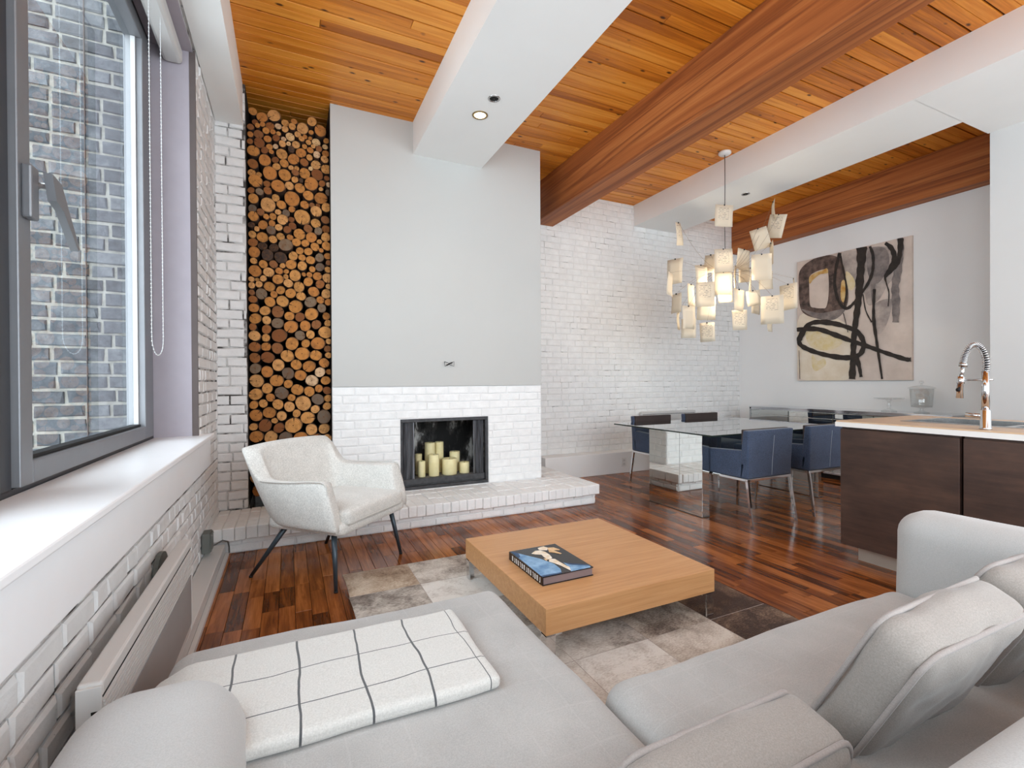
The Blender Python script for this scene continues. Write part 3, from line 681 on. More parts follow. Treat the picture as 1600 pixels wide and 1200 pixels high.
for k_ in range(8):
    n = 18; out = [(1+0.10*math.sin(2*a_+k_*1.3)*rng.uniform(.3, 1)+rng.uniform(-.035, .035)) for a_ in [2*math.pi*i/n for i in range(n)]]
    pts = [(out[i]*math.cos(2*math.pi*i/n), out[i]*math.sin(2*math.pi*i/n)) for i in range(n)]
    bm = B(); rings = []
    for (s, yy) in ((0.96, 0.0), (1.0, 0.004), (1.0, 0.36)): rings.append([bm.verts.new((x*s, yy, z*s)) for x, z in pts])
    for a_, b_ in zip(rings, rings[1:]):
        for j in range(n): bm.faces.new((a_[j], a_[(j+1) % n], b_[(j+1) % n], b_[j]))
    bm.faces.new(rings[-1]); bm.normal_update()
    mb = bpy.data.meshes.new('log'); bmesh.ops.recalc_face_normals(bm, faces=bm.faces); bm.to_mesh(mb); bm.free(); mb.materials.append(M['bark'])
    bm = B(); a_ = [bm.verts.new((x*.965, -0.002, z*.965)) for x, z in pts]; c_ = bm.verts.new((0, -0.005, 0))
    for j in range(n): bm.faces.new((a_[j], a_[(j+1) % n], c_))
    mf = bpy.data.meshes.new('cut_face'); bmesh.ops.recalc_face_normals(bm, faces=bm.faces); bm.to_mesh(mf); bm.free(); mf.materials.append(M['logface'])
    log_meshes.append((mb, mf))
by_label = {}
for i, (u, v, r, kd) in enumerate(logs): by_label.setdefault(log_label(u, v, r, kd), []).append(i)
LOG_LABELS = {}
ORD = ['uppermost', 'second down', 'third down', 'fourth down', 'fifth down', 'sixth down', 'seventh down', 'eighth down', 'ninth down']
for lb, ids in by_label.items():
    ids.sort(key=lambda i: logs[i][1])
    for n_, i in enumerate(ids): LOG_LABELS[i] = lb if len(ids) == 1 else lb + ', ' + ORD[min(n_, 8)]
LP = []
for (u, v, r, kd) in logs:
    c = at(u, v, 1, 4.49); LP.append([c.x, c.z, r*(c-CO).dot(CF)/F_PX*0.97, c.x, c.z])
for it in range(80):
    for i in range(len(LP)):
        for j in range(i):
            a, b = LP[i], LP[j]; dx, dz = a[0]-b[0], a[1]-b[1]; need = (a[2]+b[2])*1.02
            if abs(dx) < need and abs(dz) < need:
                d = math.hypot(dx, dz) or 1e-4
                if d < need:
                    m = (need-d)*0.25/d; a[0] += dx*m; a[1] += dz*m; b[0] -= dx*m; b[1] -= dz*m
    for a in LP:
        a[0] += (a[3]-a[0])*0.04; a[1] += (a[4]-a[1])*0.04
        a[0] = max(-0.299+a[2], min(0.40-a[2], a[0])); a[1] = max(0.192+a[2]*1.02, a[1])
for it in range(2):
    for i in range(len(LP)):
        for j in range(i):
            a, b = LP[i], LP[j]; d = math.hypot(a[0]-b[0], a[1]-b[1]); need = (a[2]+b[2])*1.01
            if d < need: q = max(0.86, d/need); a[2] *= q**.5; b[2] *= q**.5
for li, ((u, v, r, kd), (lx, lz, lr, _, _)) in enumerate(zip(logs, LP)):
    Y = 4.49 + rng.uniform(-0.03, 0.035); R = lr
    mb, mf = log_meshes[rng.randrange(8)]
    o = bpy.data.objects.new('firewood_log', mb); COL.objects.link(o); tag(o, LOG_LABELS[li], 'log', 'logs stacked in the niche')
    o.location = (lx, Y, lz); o.scale = (R, 1, R); o.rotation_euler = (0, rng.uniform(-.4, .4), 0)
    f = bpy.data.objects.new('cut_face', mf); COL.objects.link(f); f.parent = o
    cc = LOGCOL[kd][rng.randrange(len(LOGCOL[kd]))]; f.color = lin(*cc)

# ------------------------------------------------------------------ window, sill, heater
wn = obj('window_1', boxes([(-0.82, 3.40, WZ0+.03, -0.735, W1-.001, WZ1), (-0.82, W0, 3.17, -0.735, 3.40, WZ1), (-0.82, W0, WZ0+.03, -0.735, 3.40, WZ0+.052), (-0.82, 1.775, WZ0+.05, -0.735, 1.875, 3.17), (-0.82, W0, WZ0+.05, -0.735, W0+.06, 3.17)]), M['alu_dark'])
tag(wn, 'grey metal casement window in the brick wall', None, None, 'structure')
for (a, b) in ((1.880, 3.395), (W0+.065, 1.770)):
    s = obj('sash', boxes([(-0.80, b-.165, 0.895, -0.715, b, 3.165), (-0.80, a, 0.895, -0.715, a+.075, 3.165), (-0.80, a+.075, 0.895, -0.715, b-.165, 0.965), (-0.80, a+.075, 3.095, -0.715, b-.165, 3.165)], bev=0.004), M['alu'], wn)
    obj('glazing_bead', boxes([(-0.765, b-.178, 0.967, -0.745, b-.166, 3.093)]), M['bead'], s)
    obj('glazing_gasket', boxes([(-0.775, a+.076, 0.966, -0.735, b-.178, 0.978)]), M['rubber'], s)
    obj('pane', boxes([(-0.772, a+.076, 0.966, -0.766, b-.166, 3.094)]), M['glass'], s)
hd = obj('window_handle', boxes([(-0.715, 1.895, 1.70, -0.690, 1.945, 1.86)], bev=0.006), M['alu'], wn)
bm = B(); plate(bm, [(-0.672, 1.915, 1.845), (-0.672, 1.985, 1.835), (-0.672, 2.02, 1.79), (-0.672, 2.125, 1.665), (-0.672, 2.112, 1.655), (-0.672, 1.995, 1.755), (-0.672, 1.945, 1.77)], (1, 0, 0), 0.022)
obj('lever', bm, M['alu'], hd)
obj('spindle', tube(B(), [(-0.70, 1.945, 1.81), (-0.66, 1.945, 1.81)], 0.012, 10), M['steel'], hd)
tr = obj('trim_1', boxes([(-0.735, W1-.012, WZ0+.03, XL-.02, W1, WZ1)]), M['lavender']); tag(tr, 'lavender grey lining of the window reveal', None, None, 'structure')
obj('edge_strip', boxes([(XL-.02, W1-.014, WZ0+.03, XL+.012, W1+.004, WZ1)]), M['brown_edge'], tr)
tag(obj('trim_2', boxes([(-0.735, W0, WZ0+.03, XL, W0+.012, WZ1), (-0.735, W0+.012, WZ1-.012, XL, W1-.012, WZ1)]), M['lavender']), 'lavender grey lining at the head of the window', None, None, 'structure')
si = thing('window_sill', 'glossy white sill board with deep front apron under the window', 'window sill')
obj('board', boxes([(-0.735, 0.15, 0.850, -0.440, 3.63, 0.876)], bev=0.006), M['sill'], si)
obj('apron', boxes([(XL+.012, 0.15, 0.672, -0.462, 3.62, 0.850)], bev=0.003), M['sill'], si)
# roller blind with bead chain
rb = thing('roller_blind', 'rolled up window blind with hanging white bead chain', 'blind', (-0.62, 1.9, 3.14))
obj('cassette', boxes([(-0.05, -1.60, 0.0, 0.05, 1.585, 0.095)], bev=0.02), M['heater'], rb)
pts = []
A = at(235, 300, 0, -0.60); Bp = at(253, 300, 0, -0.60)
ya, yb = A.y, Bp.y; zlow = at(245, 553, 0, -0.60).z
for i in range(30): pts.append((0.02, ya-1.9, 0.02 - i*(3.16-zlow-.10)/29))
for i in range(1, 12):
    t = math.pi*i/12; pts.append((0.02, (ya+yb)/2-1.9-(yb-ya)/2*math.cos(t), zlow+.08-3.14-0.085*math.sin(t)))
for i in range(30): pts.append((0.02, yb-1.9, zlow+.08-3.14 + i*(3.16-zlow-.10)/29))
bm = tube(B(), pts, 0.0016, 5)
for i in range(len(pts)-1):
    a, b = Vector(pts[i]), Vector(pts[i+1]); nb = max(1, int((b-a).length/0.016))
    for j in range(nb):
        if zlow-3.2 < (a.z) < 0.05:
            r = bmesh.ops.create_icosphere(bm, subdivisions=1, radius=0.0038); bmesh.ops.translate(bm, vec=a.lerp(b, j/nb), verts=r['verts'])
obj('bead_chain', bm, M['bead'], rb)
# exterior brick wall of the neighbouring building
wo = obj('wall_outside', boxes([(-6.0, 3.56, -3.0, -0.843, 3.9, 7.0)]), M['mortar_out']); tag(wo, 'weathered grey brick wall outside the window', None, None, 'structure')
ub_out = unit_meshes('brick', 8, 0.08, 0.22, M['brick_out'])
rects = courses(-2.0, -0.846, -0.3, 4.2, 0.0815, 0.235, 0.017, headers=0.25)
lay(wo, 'brick', rects, ((0, 3.56, 0), (1, 0, 0), (0, 0, 1), (0, -1, 0)), 0.009, ub_out, M['brick_out'], 300)
obj('shadow_line_strip', boxes([(-1.062, 3.546, -3, -1.058, 3.556, 7)]), M['brown_edge'], wo)  # dark strip standing in for a thin shadow line on the brick
tag(obj('ground_outside', boxes([(-6, -6, -3.2, -0.86, 3.5, -3.0)]), M['mortar_out']), 'pale ground far below the window', None, None, 'structure')
# convector heater on the left wall
def heater(name, label, loc, rotz, L, H, z0, gap, D):
    """local: wall at y = 0, front towards -y"""
    t = thing(name, label, 'heater', loc, rotz); yb, yf = -gap, -gap-D
    obj('casing', boxes([(-L/2, yf+.004, z0, L/2, yb, z0+H-.03)], bev=0.004), M['heater'], t)
    obj('top_cap', boxes([(-L/2, yf, z0+H-.036, L/2, yb, z0+H)], bev=0.006), M['heater'], t)
    obj('shadow_gap', boxes([(-L/2+.01, yf+.0025, z0+H-.042, L/2-.01, yf+.010, z0+H-.037)]), M['darkslot'], t)
    for i in range(8): obj('grille_slat', boxes([(-L/2+.012, yf-.001, z0+H-.055-i*.0125, L/2-.012, yf+.006, z0+H-.047-i*.0125)], bev=0.001), M['heater'], t)
    obj('front_panel', boxes([(-L/2+.012, yf+.001, z0+.035, L/2-.012, yf+.006, z0+H-.155)]), M['heater_panel'], t)
    for s in (-1, 1):
        e = obj('end_cap', boxes([(s*(L/2+.002)-.004, yf+.001, z0, s*(L/2+.002)+.004, yb, z0+H-.008)], bev=0.002), M['heater'], t)
        obj('end_slot', boxes([(s*(L/2+.0065)-.0006, yf+.008, z0+H-.07-i*.014, s*(L/2+.0065)+.0006, yf+.020, z0+H-.063-i*.014) for i in range(8)]), M['darkslot'], e)
        obj('wall_bracket', boxes([(s*.32*L-.02, yb, z0+H-.16, s*.32*L+.02, -0.001, z0+H-.11)]), M['steel'], t)
    return t
heater('convector_heater', 'white electric convector heater below the window sill', (XL+.014, 1.93, 0), math.pi/2, 1.10, 0.40, 0.12, 0.068, 0.048)
heater('convector_heater', 'grey white convector heater on the far brick wall behind the dining chairs', (4.86, YB-.010, 0), 0, 0.98, 0.46, 0.315, 0.02, 0.05)
# pipe sleeve and junction box on the left wall
bm = B(); pts = [(0, 0.10*math.cos(a), 0.085*math.sin(a)) for a in [math.pi*i/10 for i in range(11)]]
plate(bm, pts, (1, 0, 0), 0.018)
o = obj('pipe_cover', bm, M['greybox']); o.location = (XL+.014, 2.45, 0.40); tag(o, 'arched grey cover plate on the brick behind the heater', 'cover plate')
jb = thing('junction_box', 'small grey electrical box on the brick near the hearth', 'junction box', (XL+.014, 3.60, 0.118))
obj('box', boxes([(0, -0.055, 0, 0.045, 0.055, 0.125)], bev=0.004), M['greybox'], jb)
obj('lid', boxes([(0.045, -0.05, 0.006, 0.052, 0.05, 0.118)], bev=0.002), M['greybox'], jb)
for yy in (-.04, .04):
    for zz in (.016, .108): obj('screw', tube(B(), [(0.052, yy, zz), (0.055, yy, zz)], 0.005, 8), M['steel'], jb)
obj('cable', tube(B(), [(0.02, 0.045, 0.01), (0.05, 0.10, 0.005), (0.09, 0.16, 0.012), (0.118, 0.195, -0.01), (0.125, 0.20, -0.05), (0.126, 0.20, -0.09)], 0.005, 7), M['cable'], jb, True)
ol = thing('wall_outlet', 'white outlet plate on the far baseboard beside the dining chair', 'outlet', (3.95, 4.98, 0.145))
obj('plate', boxes([(-.042, -.006, -.055, .042, 0, .055)], bev=0.003), M['outlet'], ol)
for zz in (-.025, .022): obj('socket', boxes([(-.016, -.009, zz-.014, .016, -.005, zz+.014)], bev=0.002), M['heater'], ol)

# ------------------------------------------------------------------ recessed lights and sprinkler
def downlight(label, loc, r, lit):
    t = thing('recessed_light', label, 'light', loc)
    obj('trim_ring', lathe(B(), [(r*.72, 0.0), (r*.78, -.006), (r, -.004), (r*1.02, 0.0)], seg=28, closed_ends=False), M['lampbrass'] if lit else M['steel'], t, True)
    obj('lens', lathe(B(), [(r*.74, -.001), (r*.4, -.003), (.002, -.0035)], seg=24, closed_ends=False), M['lampglow'] if lit else M['darkslot'], t, True)
    if lit:
        l = bpy.data.lights.new('recessed_lamp', 'SPOT'); l.energy = 6; l.color = (1, .86, .66); l.spot_size = 1.9; l.spot_blend = 0.6; l.shadow_soft_size = 0.04
        o = bpy.data.objects.new('recessed_lamp', l); COL.objects.link(o); o.parent = t; o.location = (0, 0, -0.015)
p1 = at(750, 180, 2, 3.309); p2 = at(772, 154, 2, 3.309); p3 = at(1165, 303, 2, 3.32)
downlight('lit recessed downlight with brass ring in the white beam', (p1.x, p1.y, 3.309), 0.062, True)
downlight('small unlit recessed fitting in the white beam beside the lit one', (p2.x, p2.y, 3.309), 0.045, False)
downlight('small dark recessed fitting in the white soffit behind the pendant', (p3.x, p3.y, 3.32), 0.045, False)

# ------------------------------------------------------------------ pendant lamp of paper sheets
PX, PY = 4.17, 3.57
pd = thing('paper_pendant', 'pendant lamp of many handwritten paper sheets clipped on wires', 'pendant lamp', (PX, PY, CEIL-.004))
zl = lambda z: z - (CEIL-.004)
obj('canopy', lathe(B(), [(0.062, 0), (0.064, -.018), (0.052, -.030), (0.012, -.034)], seg=28), M['outlet'], pd, True)
ctr = at(1130, 445, 1, PY); CZ = ctr.z
obj('cable', tube(B(), [(0, 0, -.03), (0.002, 0, -.35), (-0.004, 0, -.75), (0.0, 0, zl(CZ+.32)), (0.0, 0, zl(CZ+.14))], 0.0045, 7), M['cable'], pd, True)
sk = obj('socket', lathe(B(), [(0.012, zl(CZ+.17)), (0.024, zl(CZ+.165)), (0.024, zl(CZ+.10)), (0.032, zl(CZ+.095)), (0.032, zl(CZ+.08))], seg=20), M['steel'], pd, True)
obj('glass_shade', lathe(B(), [(0.03, zl(CZ+.09)), (0.058, zl(CZ+.085)), (0.06, zl(CZ+.07)), (0.06, zl(CZ-.16)), (0.055, zl(CZ-.165))], seg=28), M['lampshade'], pd, True)
l = bpy.data.lights.new('pendant_bulb', 'POINT'); l.energy = 19; l.color = (1, .88, .70); l.shadow_soft_size = 0.03
o = bpy.data.objects.new('pendant_bulb', l); COL.objects.link(o); o.parent = pd; o.location = (0, 0, zl(CZ-.04))
PAPERS = [(1132, 337, 28, 34, 3, -.02, 1), (1060, 365, 15, 35, -11, -.05, 1), (1217, 353, 17, 36, 14, .10, 1), (1208, 331, 7, 32, 8, .16, 0), (1184, 374, 22, 34, -13, .12, 0),
          (1204.5, 398, 9, 37, 5, .05, 0), (1190, 417, 27, 40, 0, -.14, 0), (1163, 405.5, 22, 32, 8, .14, 0), (1130, 407, 28, 36, -2, -.16, 1), (1130, 443, 27, 36, 0, -.11, 0), (1110.5, 412, 12, 28, 4, .10, 0),
          (1095, 428, 20, 28, -4, .06, 0), (1102, 460, 26, 38, 0, -.22, 1), (1080, 461, 17, 34, 1, .02, 0), (1055, 424, 17, 39, 2, .06, 0), (1047, 444, 14, 36, 2, -.12, 0),
          (1056.5, 474, 8, 30, -2, .05, 0), (1076, 496, 24, 36, 0, -.20, 0), (1076, 513, 19, 30, 1, -.02, 0), (1060, 501, 10, 28, 0, .10, 0), (1104.6, 519, 20, 30, -2, .04, 1),
          (1104, 482, 28, 36, 1, .10, 0), (1133, 462, 23, 22, -3, .12, 0), (1155, 469, 22, 34, 4, -.20, 0), (1155, 500, 24, 31, -3, -.08, 1), (1149, 433, 13, 35, -1, .08, 0),
          (1163, 430, 14, 22, 0, .20, 0), (1172.5, 437, 12, 37, -2, .02, 1), (1176, 466, 22, 24, -8, .10, 0), (1180.5, 474, 21, 34, 2, .22, 0), (1206.5, 484, 25, 44, 0, -.15, 1),
          (1203.5, 505, 15, 26, 1, .04, 0), (1231, 464, 13, 40, -3, -.10, 1), (1240, 452, 11, 34, 0, .04, 0), (1196.5, 438, 21, 28, -1, .18, 0), (1120, 434, 20, 34, 2, .16, 0)]
DEP0 = (Vector((PX, PY, CZ)) - CO).dot(CF)
for i, (u, v, w, h, rot, dd, wr_) in enumerate(PAPERS):
    D = DEP0 + dd
    def W(uu, vv): return CO + (CR*((uu-800)/F_PX) + CU*(-(vv-600)/F_PX) + CF)*D
    H = h*D/F_PX; top = W(u, v-h/2)
    wreal = max(H*0.72, w*D/F_PX); yaw = math.acos(min(1, w*D/F_PX/wreal))*(1 if i % 2 else -1)
    n = 4; bm = B(); g = []
    for a in range(n+1):
        rowv = []
        for b in range(n+1):
            xx = (a/n-.5)*wreal; zz = -b/n*H
            rowv.append(bm.verts.new((xx, 0.012*math.sin(a/n*3.0+i)*(b/n) + 0.006*math.sin(b/n*4+i*2), zz)))
        g.append(rowv)
    for a in range(n):
        for b in range(n): bm.faces.new((g[a][b], g[a+1][b], g[a+1][b+1], g[a][b+1]))
    o = obj('paper_sheet', bm, M['paper_written'] if wr_ else M['paper'], pd, True)
    sd = o.modifiers.new('thickness', 'SOLIDIFY'); sd.thickness = 0.0006
    o.location = top - pd.location
    o.rotation_euler = Matrix.Rotation(-YAW, 3, 'Z').to_euler()
    o.matrix_basis = Matrix.Translation(top - pd.location) @ Matrix.Rotation(-YAW + yaw, 4, 'Z') @ Matrix.Rotation(math.radians(rot), 4, 'Y')
    obj('clip', boxes([(-.006, -.005, -.010, .006, .005, .004)], bev=0.001), M['dark'], o)
    e = top - pd.location; s0 = Vector((0, 0, zl(CZ+.12)))
    if i != 0:
        pts = []
        for j in range(9):
            t = j/8; q = s0.lerp(e, t); q.z += (e.z - s0.z)*(-0.25)*math.sin(math.pi*t) + 0.03*math.sin(math.pi*t); pts.append(q)
        obj('wire', tube(B(), pts, 0.0011, 4), M['wire'], pd)

# ------------------------------------------------------------------ painting
pt = thing('abstract_painting', 'large abstract canvas with black loops and brown rings on pale pink', 'painting', (XP-.001, 0, 0))
cor = [at(1242, 410, 0, XP-.03), at(1424, 369, 0, XP-.03), at(1427, 594, 0, XP-.03), at(1250, 595, 0, XP-.03)]
Y0, Y1 = (cor[0].y+cor[3].y)/2, (cor[1].y+cor[2].y)/2; Z1, Z0 = (cor[0].z+cor[1].z)/2, (cor[2].z+cor[3].z)/2
obj('canvas', boxes([(-.034, Y1, Z0, 0, Y0, Z1)], bev=0.002), M['canvas'], pt)
PLANE = XP - .036
def pp(x, y): return at(1240+x/4.8, 360+y/4.8, 0, PLANE)
layer = [0]
def smooth_path(pts, closed, sub=6):
    n = len(pts); out = []
    rngi = range(n if closed else n-1)
    for i in rngi:
        p0 = pts[(i-1) % n] if closed or i > 0 else pts[i]; p1 = pts[i]; p2 = pts[(i+1) % n]; p3 = pts[(i+2) % n] if closed or i+2 < n else p2
        for j in range(sub):
            t = j/sub
            out.append(tuple(0.5*((2*p1[c]) + (-p0[c]+p2[c])*t + (2*p0[c]-5*p1[c]+4*p2[c]-p3[c])*t*t + (-p0[c]+3*p1[c]-3*p2[c]+p3[c])*t**3) for c in range(len(p1))))
    if not closed: out.append(pts[-1])
    return out
def clampP(P): return Vector((P.x, max(Y1+.001, min(Y0-.001, P.y)), max(Z0+.001, min(Z1-.001, P.z))))
def patch(pts, mat, name='paint_patch', inner=None):
    layer[0] += 1; xo = -0.0344 - 0.0006*layer[0]
    P = [clampP(pp(*q)) for q in smooth_path(pts, True)]
    bm = B()
    if inner:
        Q = [clampP(pp(*q)) for q in smooth_path(inner, True)]
        a = [bm.verts.new((xo, p_.y, p_.z)) for p_ in P]; b = [bm.verts.new((xo, p_.y, p_.z)) for p_ in Q]; n = len(a)
        for i in range(n): bm.faces.new((a[i], a[(i+1) % n], b[(i+1) % n], b[i]))
    else:
        vs = [bm.verts.new((xo, p_.y, p_.z)) for p_ in P]
        f = bm.faces.new(vs); bmesh.ops.triangulate(bm, faces=[f])
    obj(name, bm, mat, pt)
def stroke(pts, mat, closed=False, name='brush_stroke'):
    """pts (x, y, width) in crop pixels"""
    layer[0] += 1; xo = -0.0344 - 0.0006*layer[0]
    S = smooth_path(pts, closed); bm = B(); L = []; n = len(S)
    for i, (x, y, w) in enumerate(S):
        a = S[(i-1) % n] if closed or i > 0 else S[i]; b = S[(i+1) % n] if closed or i+1 < n else S[i]
        dx, dy = b[0]-a[0], b[1]-a[1]; m = math.hypot(dx, dy) or 1
        ww = w*(1+0.12*math.sin(i*1.7)+0.06*math.sin(i*0.6))/2
        P = clampP(pp(x-dy/m*ww, y+dx/m*ww)); Q = clampP(pp(x+dy/m*ww, y-dx/m*ww))
        L.append((bm.verts.new((xo, P.y, P.z)), bm.verts.new((xo, Q.y, Q.z))))
    for i in range(n if closed else n-1):
        a, b = L[i], L[(i+1) % n]; bm.faces.new((a[0], b[0], b[1], a[1]))
    obj(name, bm, mat, pt)
patch([(45, 640), (380, 690), (440, 900), (420, 1110), (55, 1115)], M['canvas_cream'])
patch([(90, 770), (180, 750), (330, 770), (360, 850), (250, 900), (130, 870)], M['yellow'])
patch([(140, 930), (180, 980), (230, 960), (240, 1010), (170, 1055), (140, 1020)], M['yellow'])
patch([(370, 170), (480, 150), (660, 120), (770, 170), (760, 330), (700, 420), (640, 520), (560, 560), (520, 440), (420, 400)], M['greywash'])
patch([(600, 560), (740, 520), (700, 700), (640, 780), (615, 700)], M['greywash'])
patch([(560, 160), (680, 130), (720, 220), (680, 340), (620, 400), (560, 330)], M['mauve'])
patch([(40, 420), (50, 300), (140, 220), (270, 185), (360, 230), (400, 380), (410, 520), (370, 620), (290, 672), (170, 660), (60, 600)], M['umber'], inner=[(118, 440), (122, 350), (160, 315), (215, 295), (255, 300), (266, 400), (262, 500), (245, 575), (215, 585), (160, 580), (125, 560)])
patch([(60, 590), (200, 620), (380, 590), (350, 640), (290, 672), (170, 660)], M['mauve'])
patch([(120, 350), (165, 318), (215, 300), (252, 285), (258, 320), (200, 330), (150, 370), (122, 400)], M['ochre'])
patch([(360, 390), (385, 380), (390, 480), (375, 540), (355, 500)], M['ochre'])
patch([(395, 310), (440, 340), (465, 400), (440, 450), (400, 420)], M['yellow'])
stroke([(600, 380, 34), (598, 480, 30), (604, 560, 20)], M['mauve'])
stroke([(800, 55, 44), (806, 160, 46), (785, 300, 56), (765, 420, 60), (770, 540, 58), (768, 690, 50)], M['mauve'])
stroke([(806, 58, 42), (802, 150, 40), (786, 240, 30), (745, 300, 20), (690, 345, 22)], M['ink'])
stroke([(690, 95, 22), (740, 140, 40), (760, 220, 40), (720, 300, 34), (690, 350, 20), (700, 400, 10), (718, 470, 10), (712, 570, 7)], M['ink'])
stroke([(350, 168, 24), (318, 300, 22), (312, 420, 22), (345, 540, 22), (400, 585, 24), (450, 550, 22), (490, 500, 20), (560, 400, 22), (596, 300, 22), (598, 190, 22), (575, 120, 22)], M['ink'])
stroke([(355, 190, 14), (380, 320, 12), (402, 440, 14), (385, 570, 14)], M['ink'])
stroke([(515, 120, 76), (510, 250, 62), (500, 380, 58), (490, 520, 52), (475, 640, 44), (458, 780, 42), (452, 900, 42), (448, 1000, 44), (442, 1115, 52)], M['ink'])
stroke([(470, 940, 40), (495, 1020, 30), (510, 1100, 22)], M['ink'])
stroke([(610, 440, 22), (604, 560, 20), (606, 680, 26), (625, 820, 22), (645, 960, 18), (668, 1115, 16)], M['ink'])
stroke([(525, 480, 8), (545, 600, 9), (590, 690, 12)], M['ink'])
stroke([(28, 745, 28), (180, 740, 36), (320, 785, 36), (440, 830, 34), (560, 870, 32), (700, 920, 32), (840, 965, 32), (884, 968, 30)], M['ink'])
stroke([(60, 790, 40), (130, 700, 34), (250, 690, 38), (390, 720, 34), (490, 770, 38), (530, 850, 40), (500, 930, 34), (400, 955, 38), (250, 935, 34), (120, 895, 34), (50, 850, 34)], M['ink'], closed=True)
stroke([(378, 620, 6), (396, 690, 6), (412, 765, 6)], M['ink'])
stroke([(45, 900, 4), (50, 1020, 5), (52, 1115, 5)], M['umber'])

# ------------------------------------------------------------------ sideboard and what stands on it
sb = thing('mirrored_sideboard', 'long low mirrored sideboard under the painting', 'sideboard', (0, 0, 0))
SX0, SX1, SY0, SY1, SZ = 5.905, XP-.004, 2.38, 4.65, 0.838
obj('body', boxes([(SX0+.012, SY0, 0.06, SX1, SY1, SZ-.02)]), M['mirror'], sb)
obj('top', boxes([(SX0-.004, SY0-.006, SZ-.018, SX1, SY1+.006, SZ)], bev=0.002), M['silver'], sb)
obj('plinth', boxes([(SX0+.03, SY0+.02, 0.0, SX1, SY1-.02, 0.06)]), M['dark'], sb)
obj('frame', boxes([(SX0+.002, SY0, 0.06, SX0+.013, SY0+.022, SZ-.019), (SX0+.002, SY1-.022, 0.06, SX0+.013, SY1, SZ-.019), (SX0+.002, SY0, SZ-.04, SX0+.013, SY1, SZ-.019), (SX0+.002, SY0, 0.06, SX0+.013, SY1, 0.08)]), M['silver'], sb)
nd = 4; dw = (SY1-SY0-.05)/nd
for i in range(nd):
    y0 = SY0+.025+i*dw
    for (za, zb, nm) in ((0.085, SZ-.115, 'door'), (SZ-.110, SZ-.044, 'drawer')):
        d = obj(nm, boxes([(SX0-.003, y0+.004, za, SX0+.011, y0+dw-.004, zb)], bev=0.002), M['mirror'], sb)
        obj('edge_line', boxes([(SX0-.0035, y0+.001, za, SX0+.006, y0+.0035, zb)]), M['mirror_edge'], d)
c = at(1389, 648, 2, SZ); c.x = 6.14; c = at(1389, 640, 0, 6.14)
cs = thing('cake_stand', 'clear glass footed cake stand on the sideboard', 'cake stand', (6.14, c.y, SZ))
obj('foot', lathe(B(), [(0.072, 0), (0.074, .008), (0.05, .018), (0.018, .03)], seg=28), M['clearglass'], cs, True)
obj('stem', lathe(B(), [(0.018, .03), (0.012, .05), (0.022, .065), (0.013, .085), (0.016, .115), (0.03, .132)], seg=20), M['clearglass'], cs, True)
obj('plate', lathe(B(), [(0.03, .132), (0.10, .138), (0.138, .143), (0.140, .153), (0.134, .152), (0.10, .145), (0.001, .143)], seg=36, closed_ends=False), M['clearglass'], cs, True)
c = at(1440, 630, 0, 6.14)
jr = thing('glass_jar', 'clear glass lidded jar on a foot at the end of the sideboard', 'jar', (6.14, c.y, SZ))
obj('foot', lathe(B(), [(0.066, 0), (0.068, .008), (0.03, .016), (0.014, .03), (0.016, .05), (0.05, .058)], seg=28), M['clearglass'], jr, True)
obj('bowl', lathe(B(), [(0.05, .058), (0.088, .062), (0.092, .085), (0.103, .262), (0.100, .262), (0.089, .086), (0.085, .068), (0.001, .064)], seg=36, closed_ends=False), M['clearglass'], jr, True)
ld = obj('lid', lathe(B(), [(0.116, .263), (0.118, .268), (0.09, .282), (0.05, .292), (0.018, .298), (0.001, .298)], seg=36, closed_ends=False), M['clearglass'], jr, True)
obj('knob', lathe(B(), [(0.010, .297), (0.009, .312), (0.020, .322), (0.022, .334), (0.012, .346), (0.001, .348)], seg=20, closed_ends=False), M['clearglass'], ld, True)

# ------------------------------------------------------------------ dining table and chairs
dt = thing('dining_table', 'square glass dining table on mirrored slab legs', 'table', (0, 0, 0))
TX0, TX1, TY0, TY1, TZ = 3.20, 5.02, 2.875, 4.20, 0.738
g = obj('tabletop', boxes([(TX0+.002, TY0+.002, TZ-.012, TX1-.002, TY1-.002, TZ)]), M['tableglass'], dt)
obj('glass_edge', boxes([(TX0, TY0, TZ-.0125, TX0+.002, TY1, TZ-.0005), (TX1-.002, TY0, TZ-.0125, TX1, TY1, TZ-.0005), (TX0+.002, TY0, TZ-.0125, TX1-.002, TY0+.002, TZ-.0005), (TX0+.002, TY1-.002, TZ-.0125, TX1-.002, TY1, TZ-.0005)]), M['glass_edge'], g)
for x0 in (3.255, 4.86):
    s = obj('slab_leg', boxes([(x0, 3.035, 0.0, x0+.085, 3.705, TZ-.013)], bev=0.0015), M['mirror'], dt)
    obj('base_trim', boxes([(x0-.0012, 3.034, 0.0, x0+.0862, 3.706, 0.007)]), M['mirror_edge'], s)
    obj('panel_joint', boxes([(x0-.0006, 3.298, 0.0, x0+.001, 3.3005, TZ-.013)]), M['mirror_edge'], s)
